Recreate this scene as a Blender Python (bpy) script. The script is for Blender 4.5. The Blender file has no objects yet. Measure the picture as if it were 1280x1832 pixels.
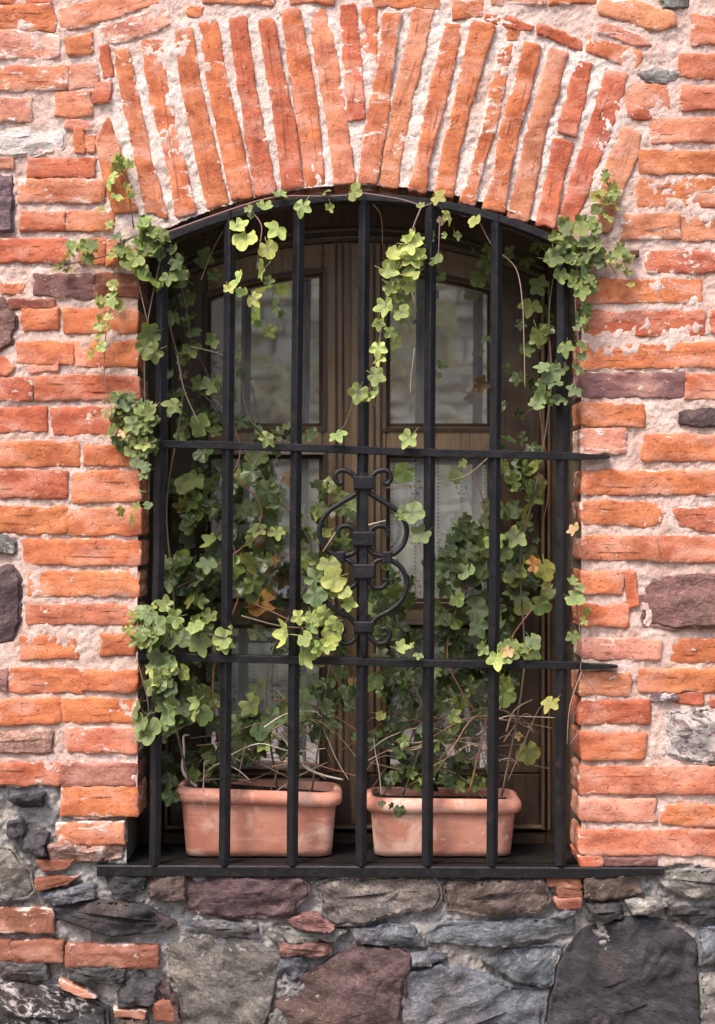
import bpy, math, random
import numpy as np
from mathutils import Vector, noise, Matrix, Euler

rnd = random.Random(7)
sc = bpy.context.scene
COL = sc.collection

# ------------------------------------------------------------------ camera, sky, sun, exposure
S = 0.00125            # metres on the wall face for one image pixel
D = 3.4                # camera stands this far in front of the wall
ZC = 1.5               # eye height
cam_d = bpy.data.cameras.new('camera')
cam = bpy.data.objects.new('camera', cam_d)
COL.objects.link(cam)
cam.location = (0, -D, ZC)
cam.rotation_euler = (math.radians(90), 0, 0)
cam_d.sensor_fit = 'VERTICAL'
cam_d.sensor_height = 24
cam_d.lens = 24 * D / (1832 * S)
cam_d.clip_start = 0.05
cam_d.clip_end = 200
sc.camera = cam

SUN_DIR = Vector((-0.45, -0.62, 1.12)).normalized()      # towards the sun
SUN_EL = math.asin(SUN_DIR.z)
SUN_AZ = math.atan2(SUN_DIR.x, SUN_DIR.y)
world = bpy.data.worlds.new('World')
sc.world = world
world.use_nodes = True
wn = world.node_tree.nodes
wl = world.node_tree.links
bg = wn['Background']
sky = wn.new('ShaderNodeTexSky')
sky.sky_type = 'NISHITA'
sky.sun_disc = False
sky.sun_elevation = SUN_EL
sky.sun_rotation = SUN_AZ
sky.dust_density = 4.0
sky.air_density = 1.0
sky.ozone_density = 0.6
wl.new(sky.outputs[0], bg.inputs[0])
bg.inputs[1].default_value = 0.15

sun_d = bpy.data.lights.new('sun', 'SUN')
sun_d.energy = 1.5
sun_d.angle = math.radians(15)
sun_d.color = (1.0, 0.88, 0.77)
sun = bpy.data.objects.new('sun', sun_d)
COL.objects.link(sun)
sun.rotation_euler = SUN_DIR.to_track_quat('Z', 'Y').to_euler()
sun.location = (-3, -5, 8)

sc.view_settings.view_transform = 'Standard'
sc.view_settings.look = 'None'
sc.view_settings.gamma = 1
sc.view_settings.use_curve_mapping = False
sc.view_settings.exposure = 1.47

# ------------------------------------------------------------------ helpers
def W(u, v, Y=0.0):
    """image pixel (u right, v down) projected from the camera on to depth Y -> world point"""
    k = S * (D + Y) / D
    return Vector(((u - 640) * k, Y, ZC + (916 - v) * k))

def link(name, verts, faces, mat=None, parent=None, smooth=True, origin=None, edge=None):
    me = bpy.data.meshes.new(name)
    if origin is not None:
        ox, oy, oz = origin
        verts = [(v[0] - ox, v[1] - oy, v[2] - oz) for v in verts]
    me.from_pydata([tuple(v) for v in verts], [], faces)
    if smooth:
        me.polygons.foreach_set('use_smooth', [True] * len(me.polygons))
    if mat:
        me.materials.append(mat)
    me.update()
    if edge is not None:
        at = me.attributes.new('edge', 'FLOAT', 'POINT'); at.data.foreach_set('value', edge)
    o = bpy.data.objects.new(name, me)
    COL.objects.link(o)
    if origin is not None:
        o.location = origin
    if parent:
        attach(o, parent)
    return o

def world_loc(o):
    v = Vector(o.location)
    while o.parent:
        o = o.parent
        v += Vector(o.location)
    return v

def attach(o, parent):
    o.parent = parent
    o.location = Vector(o.location) - world_loc(parent)

def thing(name, label, cat, loc=(0, 0, 0), group=None):
    o = bpy.data.objects.new(name, None)
    o.empty_display_size = 0.1
    COL.objects.link(o)
    o.location = loc
    o['label'] = label
    o['category'] = cat
    o['kind'] = 'thing'
    if group:
        o['group'] = group
    return o

class MB:
    def __init__(s): s.v = []; s.f = []
    def add(s, verts, faces):
        n = len(s.v)
        s.v += [tuple(v) for v in verts]
        s.f += [tuple(i + n for i in f) for f in faces]
    def build(s, name, mat, parent=None, smooth=True, origin=None):
        if origin is None and s.v:
            a = np.array(s.v)
            origin = tuple((a.min(0) + a.max(0)) / 2)
        return link(name, s.v, s.f, mat, parent, smooth, origin)

def box_geo(x0, x1, y0, y1, z0, z1, b=0.0):
    """box with a small chamfer round all four long front edges"""
    if b <= 0:
        v = [(x0,y0,z0),(x1,y0,z0),(x1,y1,z0),(x0,y1,z0),(x0,y0,z1),(x1,y0,z1),(x1,y1,z1),(x0,y1,z1)]
        f = [(0,3,2,1),(4,5,6,7),(0,1,5,4),(1,2,6,5),(2,3,7,6),(3,0,4,7)]
        return v, f
    poly = [(x0,z0),(x1,z0),(x1,z1),(x0,z1)]
    return prism_xz(poly, y0, y1, b)

def prism_xz(poly, y0, y1, b=0.0):
    """extrude polygon in XZ from y0 (front) to y1 (back), front edge chamfered by b"""
    n = len(poly)
    area = sum(poly[i][0]*poly[(i+1)%n][1]-poly[(i+1)%n][0]*poly[i][1] for i in range(n))
    if area < 0: poly = poly[::-1]
    ins = []
    for i in range(n):
        p0, p1, p2 = Vector(poly[i-1]), Vector(poly[i]), Vector(poly[(i+1)%n])
        d1 = (p1-p0).normalized(); d2 = (p2-p1).normalized()
        n1 = Vector((-d1.y, d1.x)); n2 = Vector((-d2.y, d2.x))
        m = n1 + n2
        k = max(m.length_squared, 0.3)
        ins.append(p1 + m * (2*b/k))
    v = [(p[0], y1, p[1]) for p in poly] + [(p[0], y0+b, p[1]) for p in poly]
    f = [tuple(range(n-1,-1,-1))][:0]
    for i in range(n):
        j = (i+1)%n
        f.append((i, j, n+j, n+i))
    f.append(tuple(range(n-1, -1, -1)))
    if b > 0:
        v += [(p[0], y0, p[1]) for p in ins]
        for i in range(n):
            j = (i+1)%n
            f.append((n+i, n+j, 2*n+j, 2*n+i))
        f.append(tuple(range(2*n, 3*n)))
    else:
        f.append(tuple(range(n, 2*n)))
    f = [tuple(reversed(q)) for q in f]
    f = [tuple(reversed(q)) for q in f]
    return v, f

def smooth_path(pts, k=6):
    pts = [Vector(p) for p in pts]
    if len(pts) < 3: return pts
    out = []
    for i in range(len(pts)-1):
        p0 = pts[max(i-1,0)]; p1 = pts[i]; p2 = pts[i+1]; p3 = pts[min(i+2,len(pts)-1)]
        for j in range(k):
            t = j/k
            out.append(0.5*((2*p1)+(p2-p0)*t+(2*p0-5*p1+4*p2-p3)*t*t+(3*p1-p0-3*p2+p3)*t**3))
    out.append(pts[-1])
    return out

def tube_geo(pts, r, n=6, rot=0.0, up=Vector((0,1,0)), cap=True, ry=1.0):
    """tube along pts; r number or list"""
    v, f = [], []
    m = len(pts)
    for i, p in enumerate(pts):
        d = (pts[min(i+1,m-1)] - pts[max(i-1,0)]).normalized()
        a = up - d*up.dot(d)
        if a.length < 1e-4: a = Vector((1,0,0)) - d*d.x
        a.normalize(); c = d.cross(a)
        rr = r[i] if isinstance(r, (list, tuple)) else r
        for k in range(n):
            t = rot + 2*math.pi*k/n
            v.append(p + a*(rr*math.cos(t)*ry) + c*(rr*math.sin(t)))
    for i in range(m-1):
        for k in range(n):
            k2 = (k+1)%n
            f.append((i*n+k, (i+1)*n+k, (i+1)*n+k2, i*n+k2))
    if cap:
        f.append(tuple(range(n)))
        f.append(tuple(range(m*n-1, (m-1)*n-1, -1)))
    return v, f

# ------------------------------------------------------------------ materials
def new_mat(name):
    m = bpy.data.materials.new(name)
    m.use_nodes = True
    nt = m.node_tree
    return m, nt, nt.nodes, nt.links, nt.nodes['Principled BSDF']

class N:
    """tiny node builder"""
    def __init__(s, nt): s.nt = nt; s.n = nt.nodes; s.l = nt.links
    def put(s, sock, val):
        if val is None: return
        if hasattr(val, 'is_output'): s.l.new(val, sock)
        else: sock.default_value = val
    def noise(s, vec, scale, detail=4, rough=0.55, dist=0.0):
        t = s.n.new('ShaderNodeTexNoise')
        s.put(t.inputs['Vector'], vec); t.inputs['Scale'].default_value = scale
        t.inputs['Detail'].default_value = detail; t.inputs['Roughness'].default_value = rough
        t.inputs['Distortion'].default_value = dist
        return t.outputs['Fac']
    def vor(s, vec, scale, feature='F1', out='Distance'):
        t = s.n.new('ShaderNodeTexVoronoi'); t.feature = feature
        s.put(t.inputs['Vector'], vec); t.inputs['Scale'].default_value = scale
        return t.outputs[out]
    def ramp(s, fac, *stops, interp='LINEAR'):
        r = s.n.new('ShaderNodeValToRGB'); r.color_ramp.interpolation = interp
        e = r.color_ramp.elements
        while len(e) < len(stops): e.new(0.5)
        for i, (p, c) in enumerate(stops):
            e[i].position = p
            e[i].color = c if hasattr(c, '__len__') and len(c) == 4 else ((*c, 1) if hasattr(c, '__len__') else (c, c, c, 1))
        s.put(r.inputs[0], fac)
        return r.outputs[0]
    def math(s, op, a, b=None, clamp=False):
        m = s.n.new('ShaderNodeMath'); m.operation = op; m.use_clamp = clamp
        s.put(m.inputs[0], a); s.put(m.inputs[1], b)
        return m.outputs[0]
    def mix(s, fac, a, b, mode='MIX'):
        m = s.n.new('ShaderNodeMix'); m.data_type = 'RGBA'; m.blend_type = mode
        s.put(m.inputs[0], fac)
        for sock, val in ((m.inputs[6], a), (m.inputs[7], b)):
            if hasattr(val, '__len__') and len(val) == 3: val = (*val, 1)
            s.put(sock, val)
        return m.outputs[2]
    def mapping(s, vec, scale=(1,1,1), loc=(0,0,0)):
        m = s.n.new('ShaderNodeMapping')
        s.put(m.inputs['Vector'], vec)
        m.inputs['Scale'].default_value = scale; m.inputs['Location'].default_value = loc
        return m.outputs[0]
    def bump(s, h, strength, dist, prev=None):
        b = s.n.new('ShaderNodeBump')
        b.inputs['Strength'].default_value = strength; b.inputs['Distance'].default_value = dist
        s.put(b.inputs['Height'], h)
        if prev is not None: s.put(b.inputs['Normal'], prev)
        return b.outputs[0]
    def objvec(s):
        """object coordinates shifted by a random amount for every object"""
        tc = s.n.new('ShaderNodeTexCoord'); oi = s.n.new('ShaderNodeObjectInfo')
        sc_ = s.math('MULTIPLY', oi.outputs['Random'], 37.0)
        cb = s.n.new('ShaderNodeCombineXYZ')
        s.put(cb.inputs[0], sc_); s.put(cb.inputs[1], s.math('MULTIPLY', oi.outputs['Random'], 91.0)); s.put(cb.inputs[2], sc_)
        va = s.n.new('ShaderNodeVectorMath'); va.operation = 'ADD'
        s.put(va.inputs[0], tc.outputs['Object']); s.put(va.inputs[1], cb.outputs[0])
        return va.outputs[0], oi

LIME = (0.66, 0.49, 0.435)

def brick_mat():
    m, nt, n, l, p = new_mat('fired_brick')
    k = N(nt); vec, oi = k.objvec()
    col = oi.outputs['Color']; amt = oi.outputs['Alpha']
    st = k.mapping(vec, (1, 1, 2.2))
    ea = n.new('ShaderNodeAttribute'); ea.attribute_name = 'edge'
    edge = ea.outputs['Fac']
    big = k.noise(st, 13, 5, 0.62)
    c = k.mix(k.ramp(big, (0.34, 0.0), (0.66, 1.0)), k.mix(1.0, col, (0.62, 0.52, 0.52), 'MULTIPLY'), k.mix(1.0, col, (1.14, 1.22, 1.25), 'MULTIPLY'))
    blush = k.noise(st, 9, 4, 0.6, 0.4)
    c = k.mix(k.ramp(blush, (0.50, 0.0), (0.70, 0.62)), c, (0.62, 0.34, 0.26))
    mid = k.noise(vec, 46, 6, 0.65)
    c = k.mix(k.ramp(mid, (0.42, 0.0), (0.75, 0.5)), c, k.mix(1.0, c, (1.3, 1.4, 1.5), 'MULTIPLY'))
    c = k.mix(k.ramp(k.noise(vec, 120, 4, 0.7), (0.30, 0.6), (0.43, 0.0)), c, (0.13, 0.045, 0.03))
    # lime smeared over the face, amount kept in the object's alpha
    sm = k.math('ADD', k.noise(st, 21, 9, 0.72, 0.5), k.math('MULTIPLY', k.math('SUBTRACT', amt, 0.5), 0.40))
    sm = k.math('ADD', sm, k.math('MULTIPLY', edge, 0.085))
    mask = k.ramp(sm, (0.585, 0.0), (0.66, 0.95))
    fl = k.ramp(k.noise(vec, 130, 3, 0.75), (0.64, 0.0), (0.70, 0.7))
    lime_c = k.mix(k.noise(vec, 60, 4), (0.64, 0.44, 0.37), (0.84, 0.74, 0.68))
    c = k.mix(mask, c, lime_c)
    c = k.mix(k.math('MULTIPLY', fl, 0.55), c, lime_c)
    k.put(p.inputs['Base Color'], c)
    p.inputs['Roughness'].default_value = 0.9
    p.inputs['Specular IOR Level'].default_value = 0.2
    b = k.bump(k.noise(vec, 34, 7, 0.72), 0.55, 0.006)
    b = k.bump(k.noise(vec, 210, 5, 0.75), 0.8, 0.0035, b)
    b = k.bump(k.ramp(k.noise(vec, 75, 3, 0.6), (0.30, 0.0), (0.40, 1.0)), 0.7, 0.003, b)
    b = k.bump(mask, 0.5, 0.002, b)
    k.put(p.inputs['Normal'], b)
    return m

def stone_mat():
    m, nt, n, l, p = new_mat('field_stone')
    k = N(nt); vec, oi = k.objvec()
    col = oi.outputs['Color']; amt = oi.outputs['Alpha']
    vr = n.new('ShaderNodeVectorRotate'); vr.rotation_type = 'Y_AXIS'
    k.put(vr.inputs['Vector'], vec); k.put(vr.inputs['Angle'], k.math('MULTIPLY', k.math('SUBTRACT', k.math('FRACT', k.math('MULTIPLY', oi.outputs['Random'], 13.0)), 0.5), 1.5))
    st = k.mapping(vr.outputs[0], (1.0, 1.0, 1.75))
    big = k.noise(st, 11, 8, 0.68, 0.3)
    c = k.mix(k.ramp(big, (0.30, 0.0), (0.72, 1.0)), k.mix(1.0, col, (0.42, 0.40, 0.42), 'MULTIPLY'), k.mix(1.0, col, (1.45, 1.42, 1.38), 'MULTIPLY'))
    warm = k.noise(vec, 6, 3, 0.5)
    c = k.mix(k.ramp(warm, (0.56, 0.0), (0.76, 0.40)), c, (0.17, 0.115, 0.085))
    rid = k.math('ABSOLUTE', k.math('SUBTRACT', k.noise(st, 34, 6, 0.7), 0.5))
    c = k.mix(k.ramp(rid, (0.0, 0.6), (0.05, 0.0)), c, k.mix(1.0, c, (2.0, 1.95, 1.9), 'MULTIPLY'))
    c = k.mix(k.ramp(k.noise(st, 80, 5, 0.75), (0.50, 0.0), (0.70, 0.8)), c, k.mix(1.0, c, (2.1, 2.05, 2.0), 'MULTIPLY'))
    c = k.mix(k.ramp(k.noise(vec, 130, 3, 0.7), (0.30, 0.7), (0.45, 0.0)), c, (0.03, 0.027, 0.028))
    sm = k.math('ADD', k.noise(st, 24, 8, 0.75, 1.2), k.math('MULTIPLY', k.math('SUBTRACT', amt, 0.5), 0.36))
    mask = k.ramp(sm, (0.60, 0.0), (0.66, 0.9))
    c = k.mix(mask, c, (0.50, 0.46, 0.44))
    k.put(p.inputs['Base Color'], c)
    p.inputs['Roughness'].default_value = 0.78
    p.inputs['Specular IOR Level'].default_value = 0.35
    b = k.bump(k.vor(k.mapping(st, (1,1,1.3)), 13), 0.55, 0.030)
    b = k.bump(k.noise(st, 22, 10, 0.72), 0.9, 0.016, b)
    b = k.bump(k.noise(st, 90, 5, 0.7), 0.8, 0.005, b)
    k.put(p.inputs['Normal'], b)
    return m

def mortar_mat(name, a, b_, dark, warm, pale):
    m, nt, n, l, p = new_mat(name)
    k = N(nt); tc = n.new('ShaderNodeTexCoord'); vec = tc.outputs['Object']
    c = k.mix(k.ramp(k.noise(vec, 7, 6, 0.65), (0.34, 0.0), (0.66, 1.0)), a, b_)
    at = n.new('ShaderNodeAttribute'); at.attribute_name = 'repair'      # fresher lime pointing in places
    rp = k.math('MULTIPLY', at.outputs['Fac'], k.ramp(k.noise(vec, 11, 6, 0.7), (0.34, 0.0), (0.52, 1.0)))
    c = k.mix(k.math('MULTIPLY', rp, 0.95), c, pale)
    c = k.mix(k.ramp(k.noise(vec, 5.2, 5, 0.65), (0.50, 0.0), (0.72, 0.75)), c, warm)
    c = k.mix(k.ramp(k.noise(vec, 30, 6, 0.72), (0.50, 0.0), (0.68, 0.75)), c, pale)
    c = k.mix(k.ramp(k.noise(vec, 16, 7, 0.75, 0.4), (0.28, 0.6), (0.39, 0.0)), c, k.mix(0.4, warm, dark))
    c = k.mix(k.ramp(k.noise(vec, 150, 5, 0.8), (0.29, 0.8), (0.41, 0.0)), c, dark)
    c = k.mix(k.ramp(k.noise(vec, 320, 2, 0.6), (0.36, 0.5), (0.46, 0.0)), c, dark)
    sp = k.vor(vec, 170)
    c = k.mix(k.ramp(sp, (0.10, 0.75), (0.26, 0.0)), c, k.mix(k.ramp(k.noise(vec, 60), (0.44, 0.0), (0.56, 1.0)), dark, (0.88, 0.82, 0.80)))
    k.put(p.inputs['Base Color'], c)
    p.inputs['Roughness'].default_value = 0.95
    p.inputs['Specular IOR Level'].default_value = 0.15
    b = k.bump(k.noise(vec, 48, 8, 0.75), 0.8, 0.009)
    b = k.bump(k.noise(vec, 260, 4, 0.8), 1.0, 0.005, b)
    cr = k.math('ABSOLUTE', k.math('SUBTRACT', k.noise(vec, 9, 7, 0.7), 0.5))
    b = k.bump(k.ramp(cr, (0.0, 0.0), (0.012, 1.0)), 0.5, 0.003, b)
    k.put(p.inputs['Normal'], b)
    return m

def iron_mat():
    m, nt, n, l, p = new_mat('black_painted_iron')
    k = N(nt); vec, oi = k.objvec()
    c = k.mix(k.ramp(k.noise(vec, 30, 5, 0.6), (0.4, 0.0), (0.7, 1.0)), (0.005, 0.0055, 0.007), (0.011, 0.011, 0.014))
    c = k.mix(k.ramp(k.noise(vec, 55, 6, 0.7), (0.58, 0.0), (0.70, 0.7)), c, (0.045, 0.022, 0.014))
    k.put(p.inputs['Base Color'], c)
    k.put(p.inputs['Roughness'], k.ramp(k.noise(vec, 45, 4), (0.3, 0.30), (0.7, 0.55)))
    p.inputs['Specular IOR Level'].default_value = 0.26
    b = k.bump(k.noise(vec, 24, 3), 0.35, 0.006)
    k.put(p.inputs['Normal'], k.bump(k.noise(vec, 110, 6, 0.7), 0.5, 0.004, b))
    return m

def wood_mat(name, a, b_, rough=0.42):
    m, nt, n, l, p = new_mat(name)
    k = N(nt); vec, oi = k.objvec()
    g = k.noise(k.mapping(vec, (26, 26, 1.6)), 4, 6, 0.65, 0.5)
    c = k.mix(k.ramp(g, (0.3, 0.0), (0.7, 1.0)), a, b_)
    c = k.mix(k.ramp(k.noise(vec, 6, 4), (0.45, 0.0), (0.75, 0.5)), c, (0.11, 0.085, 0.06))
    k.put(p.inputs['Base Color'], c)
    k.put(p.inputs['Roughness'], k.ramp(k.noise(vec, 14, 4), (0.3, rough - 0.1), (0.7, rough + 0.15)))
    k.put(p.inputs['Normal'], k.bump(g, 0.3, 0.002))
    return m

def terracotta_mat():
    m, nt, n, l, p = new_mat('terracotta')
    k = N(nt); vec, oi = k.objvec(); amt = oi.outputs['Alpha']
    c = k.mix(k.ramp(k.noise(vec, 8, 4, 0.55), (0.3, 0.0), (0.7, 1.0)), (0.34, 0.130, 0.088), (0.48, 0.235, 0.175))
    bl = k.math('ADD', k.noise(vec, 7.5, 6, 0.6, 0.6), k.math('MULTIPLY', k.math('SUBTRACT', amt, 0.5), 0.3))
    c = k.mix(k.ramp(bl, (0.50, 0.0), (0.60, 0.75)), c, (0.60, 0.41, 0.35))
    c = k.mix(k.ramp(k.noise(vec, 13, 7, 0.72), (0.54, 0.0), (0.72, 0.5)), c, (0.16, 0.07, 0.05))
    tl = k.noise(k.mapping(vec, (.6, .6, 5)), 9, 6, 0.7, 0.3)
    c = k.mix(k.ramp(tl, (0.52, 0.0), (0.62, 0.45)), c, (0.57, 0.34, 0.27))
    c = k.mix(k.ramp(k.noise(vec, 24, 8, 0.78), (0.60, 0.0), (0.68, 0.7)), c, (0.66, 0.52, 0.46))
    c = k.mix(k.ramp(k.noise(vec, 140, 3, 0.7), (0.28, 0.6), (0.40, 0.0)), c, (0.16, 0.06, 0.045))
    k.put(p.inputs['Base Color'], c)
    p.inputs['Roughness'].default_value = 0.82
    p.inputs['Specular IOR Level'].default_value = 0.25
    b = k.bump(k.noise(vec, 18, 4), 0.3, 0.006)
    k.put(p.inputs['Normal'], k.bump(k.noise(vec, 160, 4, 0.7), 0.35, 0.002, b))
    return m

def leaf_mat(massed=False):
    m, nt, n, l, p = new_mat('ivy_leaf_massed' if massed else 'ivy_leaf')
    k = N(nt); vec, oi = k.objvec()
    col = oi.outputs['Color']; amt = oi.outputs['Alpha']
    if massed:
        ta = n.new('ShaderNodeAttribute'); ta.attribute_name = 'tint'; col = ta.outputs['Color']; amt = 0.0
    at = n.new('ShaderNodeAttribute'); at.attribute_name = 'vein'
    sep = n.new('ShaderNodeSeparateColor'); l.new(at.outputs['Color'], sep.inputs[0])
    c = k.mix(k.ramp(k.noise(vec, 60, 4, 0.6), (0.32, 0.0), (0.68, 1.0)), k.mix(1.0, col, (0.66, 0.72, 0.66), 'MULTIPLY'), k.mix(1.0, col, (1.25, 1.2, 1.15), 'MULTIPLY'))
    edge = k.ramp(sep.outputs[1], (0.68, 0.0), (1.0, 0.8))
    c = k.mix(edge, c, k.mix(1.0, col, (1.5, 1.35, 1.0), 'MULTIPLY'))
    v = k.math('POWER', sep.outputs[0], 5.0)
    c = k.mix(k.math('MULTIPLY', v, 0.75), c, k.mix(1.0, col, (1.7, 1.6, 1.5), 'MULTIPLY'))
    cen = k.math('MULTIPLY', k.ramp(sep.outputs[1], (0.08, 1.0), (0.46, 0.0)), amt)
    c = k.mix(cen, c, (0.10, 0.055, 0.055))
    k.put(p.inputs['Base Color'], c)
    p.inputs['Roughness'].default_value = 0.42
    p.inputs['Specular IOR Level'].default_value = 0.45
    k.put(p.inputs['Normal'], k.bump(k.noise(vec, 90, 3), 0.4, 0.004))
    tr = n.new('ShaderNodeBsdfTranslucent'); k.put(tr.inputs[0], k.mix(1.0, c, (1.3, 1.5, 0.7), 'MULTIPLY'))
    mx = n.new('ShaderNodeMixShader'); mx.inputs[0].default_value = 0.25
    l.new(p.outputs[0], mx.inputs[1]); l.new(tr.outputs[0], mx.inputs[2])
    l.new(mx.outputs[0], n['Material Output'].inputs[0])
    return m

def stem_mat():
    m, nt, n, l, p = new_mat('vine_stem')
    k = N(nt); vec, oi = k.objvec()
    c = k.mix(k.noise(vec, 40, 4), k.mix(1.0, oi.outputs['Color'], (0.6, 0.6, 0.6), 'MULTIPLY'), k.mix(1.0, oi.outputs['Color'], (1.4, 1.4, 1.4), 'MULTIPLY'))
    k.put(p.inputs['Base Color'], c); p.inputs['Roughness'].default_value = 0.8
    return m

def simple(name, c1, c2, scale=20, rough=0.9, bump=0.4, dist=0.01, detail=6):
    m, nt, n, l, p = new_mat(name)
    k = N(nt); tc = n.new('ShaderNodeTexCoord'); vec = tc.outputs['Object']
    f = k.noise(vec, scale, detail, 0.65)
    k.put(p.inputs['Base Color'], k.mix(k.ramp(f, (0.32, 0.0), (0.68, 1.0)), c1, c2))
    p.inputs['Roughness'].default_value = rough
    k.put(p.inputs['Normal'], k.bump(f, bump, dist))
    return m

def glass_mat():
    m, nt, n, l, p = new_mat('window_glass')
    k = N(nt); tc = n.new('ShaderNodeTexCoord')
    n.remove(p)
    tr = n.new('ShaderNodeBsdfTransparent'); tr.inputs[0].default_value = (0.95, 0.96, 0.95, 1)
    gl = n.new('ShaderNodeBsdfGlossy'); gl.inputs['Roughness'].default_value = 0.03
    gl.inputs['Color'].default_value = (1, 1, 1, 1)
    k.put(gl.inputs['Normal'], k.bump(k.noise(tc.outputs['Object'], 4, 2), 0.03, 0.02))
    mx = n.new('ShaderNodeMixShader'); mx.inputs[0].default_value = 0.44
    l.new(tr.outputs[0], mx.inputs[1]); l.new(gl.outputs[0], mx.inputs[2])
    df = n.new('ShaderNodeBsdfDiffuse'); df.inputs[0].default_value = (0.66, 0.64, 0.62, 1)      # pale film painting the haze of reflections over the panes
    mh = n.new('ShaderNodeMixShader')
    dn = k.noise(k.mapping(tc.outputs['Object'], (1, 1, .5)), 9, 6, 0.65)
    k.put(mh.inputs[0], k.ramp(dn, (0.32, 0.03), (0.68, 0.16)))
    l.new(mx.outputs[0], mh.inputs[1]); l.new(df.outputs[0], mh.inputs[2])
    l.new(mh.outputs[0], n['Material Output'].inputs[0])
    return m

def lace_mat():
    m, nt, n, l, p = new_mat('lace_cloth')
    k = N(nt); uv = n.new('ShaderNodeUVMap')
    sep = n.new('ShaderNodeSeparateXYZ'); l.new(uv.outputs[0], sep.inputs[0])
    u, v = sep.outputs[0], sep.outputs[1]         # u, v in metres along the cloth
    # columns of small stitched holes every 4.5 cm
    cu = k.math('ABSOLUTE', k.math('SUBTRACT', k.math('FRACT', k.math('MULTIPLY', u, 16.0)), 0.5))
    lu = k.math('LESS_THAN', cu, 0.045)
    cv = k.math('GREATER_THAN', k.math('FRACT', k.math('MULTIPLY', v, 110.0)), 0.45)
    stitch = k.math('MULTIPLY', lu, cv)
    # oval sprigs between them
    a = k.math('SUBTRACT', k.math('FRACT', k.math('MULTIPLY', u, 8.0)), 0.25)
    b = k.math('SUBTRACT', k.math('FRACT', k.math('MULTIPLY', v, 8.0)), 0.5)
    r = k.math('SQRT', k.math('ADD', k.math('MULTIPLY', k.math('MULTIPLY', a, a), 5.0), k.math('MULTIPLY', k.math('MULTIPLY', b, b), 2.2)))
    ring = k.math('MULTIPLY', k.math('GREATER_THAN', r, 0.20), k.math('LESS_THAN', r, 0.30))
    ring = k.math('MULTIPLY', ring, k.math('GREATER_THAN', k.math('SINE', k.math('MULTIPLY', v, 420.0)), 0.1))
    pat = k.math('MAXIMUM', stitch, ring)
    tcn = n.new('ShaderNodeTexCoord')
    cl = k.mix(k.noise(tcn.outputs['Object'], 5, 3), (0.88, 0.90, 0.94), (0.93, 0.94, 0.96))
    c = k.mix(k.math('MULTIPLY', pat, 0.9), cl, (0.10, 0.10, 0.11))
    k.put(p.inputs['Base Color'], c); p.inputs['Roughness'].default_value = 0.9
    tr = n.new('ShaderNodeBsdfTransparent')
    mx = n.new('ShaderNodeMixShader')
    k.put(mx.inputs[0], k.math('ADD', 0.04, k.math('MULTIPLY', pat, 0.5)))
    l.new(p.outputs[0], mx.inputs[1]); l.new(tr.outputs[0], mx.inputs[2])
    l.new(mx.outputs[0], n['Material Output'].inputs[0])
    return m

M_BRICK = brick_mat()
M_STONE = stone_mat()
M_MORTAR = mortar_mat('lime_mortar', (0.65, 0.45, 0.39), (0.81, 0.63, 0.565), (0.38, 0.22, 0.17), (0.66, 0.42, 0.33), (0.87, 0.77, 0.72))
M_GREY = mortar_mat('grey_mortar', (0.27, 0.268, 0.27), (0.46, 0.455, 0.465), (0.06, 0.055, 0.05), (0.31, 0.25, 0.19), (0.60, 0.59, 0.59))
M_REVEAL = mortar_mat('shaded_reveal_mortar', (0.10, 0.08, 0.055), (0.22, 0.18, 0.13), (0.03, 0.025, 0.02), (0.12, 0.12, 0.07), (0.25, 0.22, 0.17))  # lime mortar darkened, shade inside the opening put into its colour
M_IRON = iron_mat()
M_WOOD = wood_mat('shaded_brown_wood', (0.020, 0.012, 0.007), (0.060, 0.036, 0.022), 0.42)  # window wood with the shadow of the recess put into its colour
M_WOODL = wood_mat('lit_brown_wood', (0.080, 0.052, 0.031), (0.18, 0.122, 0.075), 0.32)  # lighter copy of that wood, light on the middle put into its colour
M_TERRA = terracotta_mat()
M_LEAF = leaf_mat()
M_LEAF_MASS = leaf_mat(True)
M_STEM = stem_mat()
M_SOIL = simple('potting_soil', (0.008, 0.006, 0.004), (0.03, 0.022, 0.015), 60, 1.0, 1.0, 0.02)
M_GLASS = glass_mat()
M_LACE = lace_mat()
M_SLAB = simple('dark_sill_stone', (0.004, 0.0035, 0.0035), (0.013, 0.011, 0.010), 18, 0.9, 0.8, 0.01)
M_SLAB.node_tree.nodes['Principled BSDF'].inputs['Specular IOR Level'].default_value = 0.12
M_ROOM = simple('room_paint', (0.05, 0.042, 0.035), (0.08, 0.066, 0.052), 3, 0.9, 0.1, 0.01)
M_STREET = simple('street_cobbles', (0.16, 0.135, 0.115), (0.30, 0.26, 0.22), 3.0, 0.95, 0.8, 0.05)

# ------------------------------------------------------------------ numeric noise on arrays
_rs = np.random.RandomState(3)
_perm = _rs.rand(256, 256)
def vnoise(x, y):
    xi = np.floor(x).astype(int); yi = np.floor(y).astype(int)
    fx = x - xi; fy = y - yi
    fx = fx*fx*(3-2*fx); fy = fy*fy*(3-2*fy)
    g = lambda a, b: _perm[a & 255, b & 255]
    return (g(xi,yi)*(1-fx)+g(xi+1,yi)*fx)*(1-fy)+(g(xi,yi+1)*(1-fx)+g(xi+1,yi+1)*fx)*fy
def fbm(x, y, oct=4):
    s = 0; a = 1; t = 0
    for o in range(oct):
        s = s + a*(vnoise(x*2**o + 17*o, y*2**o + 31*o) - 0.5); t += a; a *= 0.55
    return s/t*2

# ------------------------------------------------------------------ the window opening
U0, U1 = 247.0, 1040.0
ARC_C, ARC_V, ARC_R = 643.0, 1135.5, 804.0       # centre and radius of the brick arch soffit
V_SILL = 1560.0
def arc_v(u, top=None, r=ARC_R):
    vc = ARC_V if top is None else top + r
    return vc - np.sqrt(np.maximum(r*r - (u-ARC_C)**2, 0))

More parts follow.
